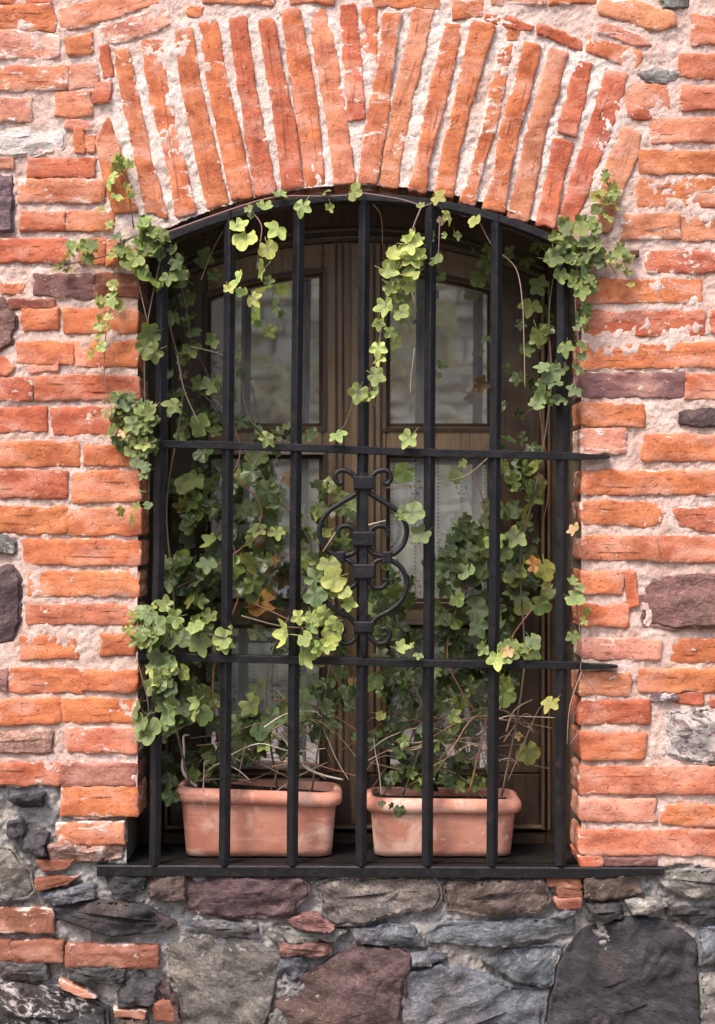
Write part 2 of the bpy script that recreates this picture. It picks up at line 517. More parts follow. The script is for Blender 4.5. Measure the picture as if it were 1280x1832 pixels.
# ------------------------------------------------------------------ the ground
gv, gf = box_geo(-40, 40, -60, 20, -0.1, 0.0)
ground = link('ground', gv, gf, M_STREET, None, False)
ground['kind'] = 'structure'

# ------------------------------------------------------------------ wall, plinth
wall = thing('brick_wall', 'weathered orange brick wall with pale lime mortar around the arched window', 'wall', (0, 0, 0))
plinth = thing('stone_plinth', 'rough grey and purple rubble stone base below the black window ledge', 'stone wall', (0, 0, 0))

def is_plinth(u, v):
    lim = np.where(u < 108, 1404, np.where(u < 250, 1461, np.where(u < 1036, 1540, 1551)))
    return v > lim + 6*np.sin(u*0.05)

def axis(lo, a, b, hi, fine, coarse, extra=()):
    xs = list(np.arange(lo, a, coarse)) + list(np.arange(a, b, fine)) + list(np.arange(b, hi+1, coarse))
    for e in extra:
        i = int(np.argmin([abs(x-e) for x in xs])); xs[i] = e
    return np.array(xs)
us = axis(-420, -40, 1322, 1700, 3.2, 24, (U0, U1, 227))
vs = axis(-330, -40, 1872, 2116, 3.2, 24, (V_SILL, 1463))
UU, VV = np.meshgrid(us, vs)
AV = arc_v(UU)
# snap the row nearest to the arch on to the arch line
inside_cols = (us > U0-1) & (us < U1+1)
for ci in np.where(inside_cols)[0]:
    t = arc_v(us[ci]); ri = int(np.argmin(abs(vs - t))); VV[ri, ci] = t
XX = (UU-640)*S; ZZ = ZC + (916-VV)*S
YY = -0.0022 + 0.0055*fbm(XX*9, ZZ*9, 3) + 0.0050*fbm(XX*36+5, ZZ*36, 4) + 0.0030*fbm(XX*130, ZZ*130+9, 2)
pl = is_plinth(UU, VV)
YY = np.where(pl, YY*2.0 + 0.011, YY)
nr, nc = UU.shape
idx = np.arange(nr*nc).reshape(nr, nc)
a = idx[:-1, :-1].ravel(); b = idx[:-1, 1:].ravel(); c = idx[1:, 1:].ravel(); d = idx[1:, :-1].ravel()
cu = ((UU[:-1,:-1]+UU[1:,1:])/2).ravel(); cv = ((VV[:-1,:-1]+VV[1:,1:]+VV[:-1,1:]+VV[1:,:-1])/4).ravel()
hole = (cu > U0) & (cu < U1) & (cv > arc_v(cu)) & (cv < V_SILL)
hole |= (cu > 227) & (cu <= U0) & (cv > 1463) & (cv < V_SILL)
faces = np.stack([d, c, b, a], 1)
verts = np.stack([XX.ravel(), YY.ravel(), ZZ.ravel()], 1)
pm = is_plinth(cu, cv)
def submesh(name, sel, mat, parent):
    fs = faces[sel]
    used, inv = np.unique(fs, return_inverse=True)
    vv = verts[used]; ff = inv.reshape(fs.shape)
    me = bpy.data.meshes.new(name)
    me.vertices.add(len(vv)); me.vertices.foreach_set('co', vv.ravel())
    me.loops.add(ff.size); me.loops.foreach_set('vertex_index', ff.ravel())
    me.polygons.add(len(ff)); me.polygons.foreach_set('loop_start', np.arange(0, ff.size, 4))
    me.polygons.foreach_set('loop_total', np.full(len(ff), 4))
    me.polygons.foreach_set('use_smooth', np.ones(len(ff), bool))
    me.materials.append(mat); me.update(); me.validate()
    o = bpy.data.objects.new(name, me); COL.objects.link(o); o.parent = parent
    return o
mo = submesh('mortar', (~hole) & (~pm), M_MORTAR, wall)
co = np.empty(len(mo.data.vertices)*3); mo.data.vertices.foreach_get('co', co); co = co.reshape(-1, 3)
mu = co[:, 0]/S+640; mv = 916-(co[:, 2]-ZC)/S
rd = np.hypot(mu-ARC_C, mv-ARC_V)
rp_ = np.clip((ARC_R+345-rd)/40, 0, 1)*np.clip((490-abs(mu-ARC_C))/40, 0, 1)*np.clip((430-mv)/60, 0, 1)
at_ = mo.data.attributes.new('repair', 'FLOAT', 'POINT'); at_.data.foreach_set('value', rp_)
submesh('mortar', (~hole) & pm, M_GREY, plinth)

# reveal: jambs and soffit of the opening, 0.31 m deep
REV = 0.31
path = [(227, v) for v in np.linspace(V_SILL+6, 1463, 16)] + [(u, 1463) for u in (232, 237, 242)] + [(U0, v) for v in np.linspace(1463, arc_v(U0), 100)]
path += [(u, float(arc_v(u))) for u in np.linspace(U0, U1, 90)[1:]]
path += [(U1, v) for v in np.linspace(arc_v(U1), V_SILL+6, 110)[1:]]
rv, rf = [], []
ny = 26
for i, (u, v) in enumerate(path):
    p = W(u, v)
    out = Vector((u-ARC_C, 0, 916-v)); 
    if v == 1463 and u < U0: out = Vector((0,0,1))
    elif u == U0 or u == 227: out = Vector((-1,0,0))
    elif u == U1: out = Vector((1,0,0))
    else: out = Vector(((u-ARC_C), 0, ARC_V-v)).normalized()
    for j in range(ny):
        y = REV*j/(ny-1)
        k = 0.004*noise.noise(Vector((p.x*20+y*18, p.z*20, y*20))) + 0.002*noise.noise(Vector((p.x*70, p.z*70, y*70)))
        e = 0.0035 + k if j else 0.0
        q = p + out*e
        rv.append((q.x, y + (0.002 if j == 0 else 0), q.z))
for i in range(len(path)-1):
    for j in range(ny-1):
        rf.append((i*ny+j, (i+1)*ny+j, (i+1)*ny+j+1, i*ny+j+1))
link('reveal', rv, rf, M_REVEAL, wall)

def outline(poly, step, jit, seed, chaikin=1, grow=0.0):
    pts = [Vector((p[0], p[1])) for p in poly]
    if grow:
        m = len(pts); ar = sum(pts[i].x*pts[(i+1) % m].y-pts[(i+1) % m].x*pts[i].y for i in range(m))
        sg = 1 if ar > 0 else -1
        q = []
        for i in range(m):
            d1 = (pts[i]-pts[i-1]).normalized(); d2 = (pts[(i+1) % m]-pts[i]).normalized()
            nn_ = Vector((d1.y, -d1.x))+Vector((d2.y, -d2.x))
            q.append(pts[i]+nn_*(sg*grow*2/max(nn_.length_squared, 1.0)/1.0))
        pts = q
    n = len(pts); out = []
    for i in range(n):
        a, b = pts[i], pts[(i+1) % n]
        k = max(1, int((b-a).length/step))
        for j in range(k):
            out.append(a.lerp(b, j/k))
    for _ in range(chaikin):
        q = []
        m = len(out)
        for i in range(m):
            a, b = out[i], out[(i+1) % m]
            q.append(a.lerp(b, 0.25)); q.append(a.lerp(b, 0.75))
        out = q[::2] if len(q) > 90 else q
        if len(q) > 90:
            out = [(q[i]+q[(i+1) % len(q)])/2 for i in range(0, len(q), 2)]
    c = sum(out, Vector((0, 0)))/len(out)
    res = []
    for p in out:
        d = (p-c)
        if d.length < 1e-6: continue
        d.normalize()
        nz = noise.noise(Vector((p.x*0.035, p.y*0.035, seed*3.1))) + 0.5*noise.noise(Vector((p.x*0.11, p.y*0.11, seed*5.7)))
        # push along both axes a little
        hf = noise.noise(Vector((p.x*0.30, p.y*0.30, seed*2.3)))*jit*0.35
        if hf > 0: hf *= 0.4
        p = p + d*hf
        if noise.noise(Vector((p.x*0.045+seed, p.y*0.045, seed*8.1))) > 0.42: p = p - d*jit*0.9
        res.append(p + Vector((noise.noise(Vector((p.x*.05, p.y*.05, seed+9.0)))*jit*0.8, 0)) + Vector((0, nz*jit)))
    return res

def piece_geo(poly, h, bev, dome, rough, seed, step=11, jit=2.2, back=0.03, tilt=(0, 0), ridge=0.0, rings=(0.38, 0.68), grow=0.0, facet=0.0):
    """masonry unit: rounded, uneven block standing proud of the joint"""
    ol = outline(poly, step, jit, seed, 1, grow)
    area = sum(ol[i].x*ol[(i+1) % len(ol)].y-ol[(i+1) % len(ol)].x*ol[i].y for i in range(len(ol)))
    if area > 0: ol = ol[::-1]
    P2 = np.array([((p.x-640)*S, (916-p.y)*S+ZC) for p in ol])
    c = P2.mean(0); q = P2-c
    ev, vec = np.linalg.eigh(q.T @ q)
    ax = vec[:, 1]; pr = q @ ax; pe = q @ vec[:, 0]
    half = max((pr.max()-pr.min())/2-(pe.max()-pe.min())/2, 0.0)
    mid = (pr.max()+pr.min())/2
    mp = c + np.outer(np.clip(pr, mid-half, mid+half), ax)
    dist = np.linalg.norm(mp-P2, axis=1)+1e-6
    n = len(P2)
    V = []; F = []
    fr = random.Random(seed*7+1)
    rad_ = max(pe.max()-pe.min(), 0.02)
    planes = [(fr.gauss(0, facet), fr.gauss(0, facet), fr.uniform(-.12, .35)*facet*rad_) for _ in range(7)] if facet else []
    def ring(xz, y, rg):
        for (x, z) in xz:
            k = 0.0
            if rg > 0:
                k = rough*(noise.fractal(Vector((x*22, z*22, seed*1.7)), 0.9, 2.0, 4))*rg
                if ridge:
                    k -= ridge*abs(noise.noise(Vector((x*11+seed, z*19, seed))))*rg
            if planes and rg > .5:
                k += min(max(max(a_*(x-c[0])+b_*(z-c[1])+o_ for a_, b_, o_ in planes)-.08*facet*rad_, -.004), .8*h)*rg
            t = (x-c[0])*tilt[0]+(z-c[1])*tilt[1]
            V.append((x, y+k+(t if rg > 0 else 0), z))
    ins = lambda b: P2+(mp-P2)*np.minimum(b/dist, 0.9)[:, None]
    ring(P2, back, 0)
    ring(P2, -h*0.30, 0.25)
    ring(ins(bev*0.35), -h*0.82, 0.7)
    ring(ins(bev), -h, 1)
    for t in rings:
        ring(P2+(mp-P2)*t, -h-dome*t, 1)
    R = 4+len(rings)
    for r in range(R-1):
        for i in range(n):
            j = (i+1) % n
            F.append((r*n+i, r*n+j, (r+1)*n+j, (r+1)*n+i))
    F.append(tuple((R-1)*n+i for i in range(n)))
    return V, F, (c[0], 0.0, c[1])

BC = {'O': (0.49, 0.160, 0.070), 'o': (0.53, 0.185, 0.082), 'R': (0.42, 0.118, 0.062), 'T': (0.50, 0.195, 0.105),
      'L': (0.55, 0.245, 0.165), 'P': (0.17, 0.085, 0.080), 'D': (0.25, 0.085, 0.060), 'B': (0.22, 0.088, 0.055), 'K': (0.48, 0.165, 0.092)}
SC = {'r': (0.30, 0.185, 0.15), 'k': (0.030, 0.031, 0.036), 'g': (0.17, 0.168, 0.16), 'b': (0.105, 0.118, 0.138), 'p': (0.082, 0.054, 0.058), 'w': (0.72, 0.64, 0.61),
      's': (0.140, 0.134, 0.126), 'n': (0.090, 0.068, 0.060), 'x': (0.13, 0.085, 0.10), 'm': (0.165, 0.088, 0.080), 'd': (0.055, 0.054, 0.058)}

_seed = [0]
def vary(c, a=0.075):
    f = 1+rnd.uniform(-a, a)
    return tuple(min(0.75, max(0.0, x*f*(1+rnd.uniform(-a*.5, a*.5)))) for x in c)

def brick(spec, col, smear=0.42, parent=None, h=None, back=0.03):
    _seed[0] += 1
    if len(spec) == 4 and not hasattr(spec[0], '__len__'):
        x0, y0, x1, y1 = spec
        t = rnd.uniform(-2.5, 2.5)
        spec = [(x0+rnd.uniform(-2, 2), y0+t*.5), ((x0+x1)/2, y0+rnd.uniform(-2, 2)), (x1+rnd.uniform(-2, 2), y0-t*.5),
                (x1+rnd.uniform(-2, 2), y1-t*.5), ((x0+x1)/2, y1+rnd.uniform(-2, 2)), (x0+rnd.uniform(-2, 2), y1+t*.5)]
    us_ = [p[0] for p in spec]
    if max(us_) > 236 and max(us_) < 262 or 1034 < min(us_) < 1048: back = 0.115
    h = h or rnd.uniform(0.0055, 0.0095)
    v, f, o = piece_geo(spec, h, 0.0034, 0.0003, 0.0040, _seed[0], step=7, back=back, tilt=(rnd.uniform(-.012, .012), rnd.uniform(-.03, .03)), jit=3.4, grow=2.8)
    nn_ = len(v)//6; ob = link('brick', v, f, M_BRICK, parent or wall, True, o, [1.0]*(3*nn_)+[.55]*nn_+[0.0]*(2*nn_))
    c = vary(BC[col])
    ob.color = (*c, smear)
    return ob

def stone(spec, col, smear=0.30, parent=None, h=None, rough=0.012, ridge=0.016):
    _seed[0] += 1
    if len(spec) == 4 and not hasattr(spec[0], '__len__'):
        x0, y0, x1, y1 = spec
        spec = [(x0, y0), (x1, y0), (x1, y1), (x0, y1)]
    h = h or rnd.uniform(0.012, 0.024)
    v, f, o = piece_geo(spec, h, 0.010, 0.004, rough, _seed[0], step=7, jit=4.6, grow=3.0, back=0.05, facet=0.16 if ridge > .01 else 0.05,
                        tilt=(rnd.uniform(-.05, .05), rnd.uniform(-.05, .10)), ridge=ridge, rings=(0.10, 0.20, 0.32, 0.44, 0.56, 0.68, 0.78))
    ob = link('stone', v, f, M_STONE, parent or plinth, True, o)
    fq = rnd.uniform(.88, 1.14); ob.color = (*[x*fq*(1+rnd.uniform(-.025, .025)) for x in SC[col]], smear)
    return ob

# ---- voussoirs of the arch, left to right
for poly, col, sm in [
    ([(195,212),(213,262),(230,325),(245,378),(205,380),(190,330),(171,252)],'O',.40),
    ([(206,92),(230,90),(252,195),(275,300),(300,390),(262,380),(240,270),(215,150)],'O',.50),
    ([(255,75),(288,70),(303,180),(325,270),(350,380),(318,388),(300,290),(270,180)],'O',.50),
    ([(315,55),(345,52),(358,150),(385,260),(408,364),(372,372),(350,270),(325,150)],'O',.40),
    ([(358,42),(390,38),(400,120),(430,240),(452,352),(418,362),(395,260),(368,120)],'O',.42),
    ([(412,33),(440,32),(455,150),(480,270),(493,341),(460,350),(440,240),(420,100)],'R',.38),
    ([(465,38),(490,36),(505,130),(530,230),(543,334),(508,342),(498,250),(478,130)],'R',.42),
    ([(508,22),(535,18),(558,130),(572,230),(580,330),(550,335),(535,230),(515,100)],'O',.40),
    ([(555,15),(582,15),(600,90),(620,220),(634,327),(600,330),(588,220),(565,100)],'T',.30),
    ([(612,12),(635,10),(645,100),(652,213),(624,216),(616,110)],'R',.48),
    ([(649,15),(674,15),(673,113),(647,112)],'O',.30),
    ([(688,25),(718,25),(708,85),(700,140),(692,225),(673,328),(643,326),(660,200),(678,115)],'O',.52),
    ([(740,20),(775,20),(757,100),(740,170),(717,280),(710,337),(680,332),(695,220),(715,135),(732,65)],'T',.34),
    ([(798,43),(825,48),(810,130),(790,210),(770,280),(760,347),(733,343),(752,260),(763,190),(785,100)],'O',.42),
    ([(845,43),(885,48),(860,130),(840,200),(820,280),(810,355),(778,350),(790,280),(810,200),(830,115)],'O',.36),
    ([(905,56),(930,54),(926,72),(908,74)],'O',.40),
    ([(895,90),(918,78),(905,145),(885,235),(860,310),(848,370),(823,362),(845,300),(865,220),(880,150)],'O',.62),
    ([(940,75),(968,80),(952,150),(930,230),(912,310),(902,382),(865,372),(885,310),(895,235),(925,135)],'O',.44),
    ([(985,90),(1015,95),(997,170),(975,240),(960,320),(945,396),(910,386),(925,330),(940,250),(965,165)],'T',.36),
    ([(1032,110),(1058,115),(1045,175),(1030,245),(998,235),(1015,165)],'R',.34),
    ([(992,247),(1025,257),(1007,325),(990,412),(960,404),(980,320)],'R',.36),
    ([(1085,127),(1120,132),(1105,200),(1075,280),(1040,370),(1020,420),(992,412),(1020,330),(1055,225)],'R',.36),
    ([(1115,228),(1145,240),(1140,280),(1110,350),(1090,415),(1066,415),(1075,350),(1090,285)],'T',.40)]:
    brick(poly, col, sm, h=rnd.uniform(0.006, 0.011), back=0.12)

# ---- left field
for spec, col, sm in [
    ((-30,-16,90,7),'R',.4), ([(-30,10),(92,10),(103,40),(100,58),(-30,52)],'O',.45),
    ([(108,18),(245,-18),(300,-22),(300,2),(190,38),(125,55),(108,45)],'T',.5),
    ([(180,50),(300,15),(306,45),(255,65),(205,78),(180,70)],'L',.62), ([(120,72),(167,62),(167,95),(124,102)],'O',.45),
    ([(-30,56),(75,56),(108,70),(105,103),(-30,108)],'L',.6), ([(-30,122),(122,120),(121,160),(-30,163)],'T',.62), ([(125,119),(175,115),(178,155),(125,160)],'L',.6),
    ([(180,83),(193,82),(204,138),(186,140)],'R',.3), ([(168,152),(200,150),(196,183),(168,183)],'R',.35),
    ((102,167,166,208),'T',.45), ((-30,178,58,216),'L',.55), ((135,230,151,272),'O',.3), ((153,243,169,273),'T',.4), ((120,220,163,230),'L',.5),
    ((52,284,171,317),'R',.35), ((33,322,188,362),'T',.55), ((36,380,118,412),'O',.45), ((119,380,205,412),'O',.5),
    ((-30,285,25,300),'L',.5), ((-30,429,120,470),'R',.42), ((145,430,187,472),'O',.42), ((192,432,246,474),'O',.35),
    ([(62,492),(170,492),(170,530),(160,536),(62,528)],'P',.40), ((172,492,248,532),'B',.3), ((-30,510,42,527),'O',.35), ((18,537,97,551),'D',.3),
    ((42,553,104,590),'o',.25), ((116,554,246,595),'O',.32), ((34,613,132,650),'O',.32), ((134,613,247,655),'O',.32),
    ([(-30,642),(5,640),(27,655),(15,672),(-30,665)],'R',.3), ((52,650,106,664),'K',.4), ((62,675,248,715),'R',.40), ((-30,678,60,714),'R',.55),
    ((-30,731,82,772),'R',.34), ((96,731,206,776),'R',.36), ((-30,792,142,832),'O',.32), ([(152,798),(240,798),(246,832),(152,832)],'O',.36),
    ((-30,845,121,890),'R',.40), ((131,845,253,896),'O',.40), ((-30,908,120,953),'O',.40), ((121,910,253,956),'O',.36), ((45,967,251,1008),'O',.42),
    ((52,1024,247,1066),'o',.46), ((47,1082,244,1116),'K',.34), ((40,1140,138,1178),'O',.36), ((183,1135,244,1170),'O',.30),
    ((17,1198,149,1237),'O',.36), ((151,1200,246,1236),'O',.36), ((-30,1200,14,1237),'P',.3), ((-30,1252,110,1294),'O',.38), ((111,1252,243,1292),'O',.34),
    ((120,1303,244,1345),'K',.50), ((-30,1366,109,1403),'R',.34), ((110,1366,244,1403),'D',.36), ((110,1408,247,1458),'O',.44)]:
    brick(spec, col, sm)
# ---- right field
for spec, col, sm in [
    ((365,-24,490,8),'T',.45), ((520,-22,598,6),'O',.4), ((338,14,366,28),'O',.4), ((670,-22,782,14),'O',.36),
    ([(812,5),(862,3),(863,30),(812,35)],'O',.40), ([(868,28),(905,30),(955,50),(950,56),(900,48),(868,37)],'R',.36), ([(962,42),(1040,72),(1038,90),(960,60)],'R',.36),
    ([(1055,65),(1145,95),(1148,110),(1135,125),(1050,92)],'O',.46), ([(1070,3),(1130,2),(1205,25),(1210,42),(1180,58),(1070,25)],'T',.50),
    ((880,-24,975,8),'L',.6), ((985,-24,1065,8),'O',.45), ([(1075,40),(1140,62),(1165,82),(1140,84),(1070,58)],'L',.60), ((1238,30,1310,82),'K',.42), ((1215,100,1310,138),'K',.46),
    ((1120,152,1195,195),'T',.42), ((1220,154,1310,196),'K',.40), ((1118,197,1162,212),'R',.36), ((1164,214,1310,255),'T',.48),
    ((1145,272,1310,312),'O',.40), ((1140,322,1310,372),'O',.42), ((1112,385,1215,428),'T',.55), ((1222,390,1310,430),'T',.44),
    ((1157,450,1290,487),'K',.58), ((1044,500,1255,540),'O',.46), ((1046,558,1260,600),'R',.42), ((1272,555,1310,595),'R',.4), ((1042,614,1310,658),'O',.38),
    ((1043,669,1224,710),'P',.26), ((1226,672,1310,712),'O',.34), ((1041,724,1150,762),'O',.36), ((1041,768,1118,811),'L',.58),
    ((1150,780,1310,824),'O',.32), ((1041,843,1310,885),'O',.48), ([(1041,900),(1060,897),(1170,902),(1185,915),(1184,936),(1160,943),(1100,938),(1041,935)],'O',.50),
    ([(1205,915),(1225,908),(1310,910),(1310,948),(1240,948),(1215,938)],'K',.52), ((1041,960,1177,1002),'K',.40), ((1179,962,1310,1004),'K',.46),
    ((1041,1022,1115,1060),'O',.30), ([(1117,1022),(1136,1024),(1141,1083),(1124,1086)],'R',.28), ((1041,1082,1123,1118),'O',.34), ((1042,1143,1183,1178),'L',.48),
    ((1200,1145,1310,1183),'O',.34), ((1040,1203,1126,1243),'T',.42), ((1142,1198,1310,1237),'O',.36), ((1039,1254,1162,1294),'R',.32),
    ((1039,1311,1154,1357),'O',.28), ((1212,1241,1258,1258),'R',.3), ((1272,1250,1310,1264),'R',.3), ((1038,1372,1310,1418),'K',.38), ((1038,1429,1173,1468),'L',.42),
    ([(1183,1462),(1195,1443),(1225,1436),(1310,1446),(1310,1476),(1230,1476),(1185,1472)],'O',.32), ((1037,1486,1310,1528),'K',.38),
    ((1080,1534,1175,1548),'P',.2), ((1037,1532,1078,1548),'R',.4)]:
    brick(spec, col, sm)
# ---- stones set in the brick field
for spec, col, sm, rough in [
    ([(-30,240),(60,225),(118,222),(115,262),(60,280),(-30,282)],'w',.98,.006), ((-30,303,24,416),'x',.3,.005),
    ([(-30,528),(5,535),(33,570),(25,615),(0,628),(-30,628)],'m',.25,.005), ([(-30,958),(10,958),(30,968),(28,988),(-30,992)],'s',.65,.005),
    ([(-30,1012),(25,1015),(40,1040),(36,1110),(20,1150),(-30,1155)],'p',.28,.006), ((-30,1308,95,1345),'r',.5,.004),
    ((1182,-18,1232,16),'g',.4,.006), ([(1140,132),(1180,126),(1218,130),(1200,150),(1160,148)],'g',.5,.004),
    ([(1217,736),(1232,733),(1310,735),(1310,764),(1240,764),(1218,758)],'p',.2,.004),
    ([(1143,1040),(1155,1032),(1200,1028),(1310,1028),(1310,1120),(1210,1125),(1150,1118)],'m',.15,.004),
    ([(1163,1300),(1185,1278),(1220,1270),(1310,1265),(1310,1368),(1240,1362),(1190,1352),(1175,1335)],'x',.95,.010),
    ((1168,1240,1210,1253),'x',.8,.004)]:
    stone(spec, col, sm, wall, h=.0045 if col == 'w' else rnd.uniform(.008, .013), rough=rough, ridge=0.004)

# ---- rubble plinth
def pbrick(spec, col, sm): brick(spec, col, sm, plinth, h=rnd.uniform(.010, .018))
for spec, col, sm in [((103,1472,222,1508),'T',.55), 
    ([(68,1541),(120,1538),(138,1532),(122,1550),(80,1558)],'B',.4), ([(67,1570),(142,1566),(120,1580),(70,1590)],'B',.4),
    ((-30,1625,95,1666),'B',.48), ((23,1684,113,1720),'B',.36), ((-30,1682,21,1716),'B',.4), ((120,1690,283,1728),'B',.38),
    ((206,1805,262,1817),'B',.5), ([(275,1795),(305,1790),(318,1808),(312,1826),(280,1822)],'B',.4),
    ((978,1566,1040,1584),'B',.35), ((995,1587,1040,1603),'B',.3), ((995,1606,1038,1621),'B',.3), ([(110,1752),(160,1770),(172,1782),(150,1780),(112,1765)],'L',.5)]:
    pbrick(spec, col, sm)
for spec, col, sm in [
    ([(500,1687),(540,1684),(592,1690),(590,1705),(505,1706)],'m',.4), ([(518,1645),(560,1633),(600,1654),(590,1660),(530,1656)],'m',.4), ([(90,1512),(200,1511),(218,1514),(216,1534),(150,1537),(95,1534)],'r',.65),
    ([(20,1432),(45,1422),(80,1420),(78,1440),(40,1443)],'k',.3), ([(17,1472),(40,1468),(46,1490),(28,1500),(14,1490)],'d',.5), ([(46,1492),(86,1492),(84,1530),(42,1523)],'d',.3),
    ([(-30,1515),(22,1516),(55,1560),(62,1600),(30,1614),(-30,1605)],'g',.45), ([(75,1600),(110,1588),(168,1582),(170,1605),(100,1616)],'b',.5),
    ([(95,1625),(180,1608),(215,1612),(260,1622),(315,1648),(300,1662),(200,1672),(170,1660),(100,1640)],'k',.30),
    ([(0,1718),(85,1722),(90,1745),(60,1752),(5,1748)],'d',.25), ([(125,1730),(225,1732),(222,1752),(180,1755),(130,1746)],'d',.35),
    ([(-30,1760),(30,1760),(100,1768),(195,1800),(192,1880),(-30,1880)],'k',.72), ([(212,1768),(250,1740),(285,1758),(275,1795),(215,1800)],'d',.3),
    ([(192,1565),(264,1565),(255,1592),(205,1597)],'k',.15), ([(268,1564),(333,1564),(332,1605),(300,1611),(270,1600)],'n',.3),
    ([(336,1570),(370,1566),(545,1568),(556,1590),(520,1638),(400,1640),(334,1625)],'p',.25), ([(325,1645),(380,1648),(460,1655),(462,1674),(400,1670),(330,1658)],'b',.3),
    ([(302,1690),(320,1672),(345,1678),(440,1682),(500,1702),(487,1780),(482,1800),(450,1880),(332,1880),(320,1770),(305,1750)],'s',.40),
    ([(566,1578),(600,1571),(782,1570),(790,1600),(780,1622),(700,1635),(645,1653),(588,1653)],'s',.48), ([(472,1657),(540,1662),(620,1664),(600,1680),(490,1682)],'g',.4),
    ([(500,1710),(540,1708),(552,1733),(525,1750),(497,1745)],'b',.3), ([(492,1785),(520,1757),(640,1692),(735,1702),(725,1760),(710,1880),(500,1880)],'p',.22),
    ([(792,1574),(970,1572),(985,1610),(960,1628),(880,1638),(800,1625)],'n',.35), ([(767,1665),(800,1652),(940,1647),(1030,1640),(1025,1665),(980,1678),(880,1690),(767,1682)],'b',.3),
    ([(630,1662),(700,1655),(740,1658),(760,1690),(640,1685)],'b',.3), ([(735,1705),(775,1700),(795,1712),(770,1722),(738,1722)],'b',.25),
    ([(727,1742),(790,1724),(860,1737),(925,1768),(980,1768),(968,1880),(715,1880)],'b',.28), ([(862,1714),(950,1694),(1003,1692),(985,1760),(930,1758)],'b',.45),
    ([(1045,1662),(1130,1642),(1190,1647),(1245,1682),(1248,1880),(975,1880),(988,1780),(1003,1720)],'k',.30),
    ([(1046,1566),(1130,1564),(1148,1595),(1100,1608),(1047,1606)],'n',.45), ([(1172,1562),(1220,1554),(1310,1557),(1310,1605),(1230,1602),(1185,1585)],'g',.55),
    ([(1050,1618),(1110,1616),(1112,1640),(1052,1643)],'d',.3), ([(1197,1626),(1280,1622),(1310,1640),(1240,1650),(1199,1643)],'d',.3),
    ([(1250,1660),(1310,1655),(1310,1720),(1252,1725)],'b',.4), ([(1254,1745),(1310,1740),(1310,1880),(1256,1880)],'g',.4),
    ([(484,1815),(500,1800),(520,1840),(510,1870),(470,1870)],'s',.4), ([(222,1822),(262,1824),(270,1880),(205,1880)],'n',.4),
    ([(288,1765),(300,1762),(318,1790),(325,1830),(312,1830),(300,1790)],'p',.2), ([(985,1640),(1000,1628),(1030,1625),(1025,1637)],'b',.4),
    ([(1120,1612),(1180,1606),(1192,1620),(1130,1632)],'g',.6)]:
    stone(spec, col, sm, h=rnd.uniform(.014, .024))

# ---- masonry beyond the part that is laid piece by piece from image pixels
mbk = MB()
r2 = random.Random(21)
def fill(u0, u1, v0, v1, seed=0):
    v = v0
    while v < v1:
        hgt = r2.uniform(36, 46); u = u0-r2.uniform(0, 80)
        while u < u1:
            ln = r2.uniform(90, 190); a0 = max(u, u0); a1 = min(u+ln, u1)
            if a1-a0 > 24 and v+hgt < v1+10:
                _seed[0] += 1
                g = piece_geo([(a0, v), (a1, v+r2.uniform(-3, 3)), (a1, v+hgt), (a0, v+hgt)], r2.uniform(.006, .012), .0065, .001, .004, _seed[0], step=20, rings=(0.6,))
                mbk.add(g[0], g[1])
            u += ln+14
        v += hgt+15
fill(-410, -44, -310, 1400); fill(1324, 1690, -310, 1540); fill(-44, 1324, -310, -34)
o = mbk.build('outer_bricks', M_BRICK, wall); o['kind'] = 'stuff'; o.color = (*BC['O'], .42)
mst = MB()
for (ua, ub, va, vb) in [(-410,-44,1420,2100),(1324,1690,1560,2100),(-44,1324,1884,2100)]:
    v = va
    while v < vb-40:
        hgt = r2.uniform(60, 120); u = ua
        while u < ub-40:
            ln = r2.uniform(90, 220); a1 = min(u+ln, ub)
            _seed[0] += 1
            q = lambda x: x+r2.uniform(-10, 10)
            g = piece_geo([(q(u), q(v)), (q(a1), q(v)), (q(a1), q(min(v+hgt, vb))), (q(u), q(min(v+hgt, vb)))], r2.uniform(.014, .024), .01, .004, .01, _seed[0], step=18, rings=(0.4, 0.8), ridge=.012)
            mst.add(g[0], g[1]); u += ln+20
        v += hgt+18
o = mst.build('outer_stones', M_STONE, plinth); o['kind'] = 'stuff'; o.color = (*SC['g'], .35)

# ------------------------------------------------------------------ sill slab, iron ledge
Z_SILL = W(0, 1537, 0.04).z
slab = thing('window_sill', 'dark stone window sill in the recess under the two planters', 'sill', (0, 0.16, Z_SILL))
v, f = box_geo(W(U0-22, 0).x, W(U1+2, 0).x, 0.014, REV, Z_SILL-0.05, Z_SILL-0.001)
link('slab', v, f, M_SLAB, slab, False, (0, 0.16, Z_SILL))

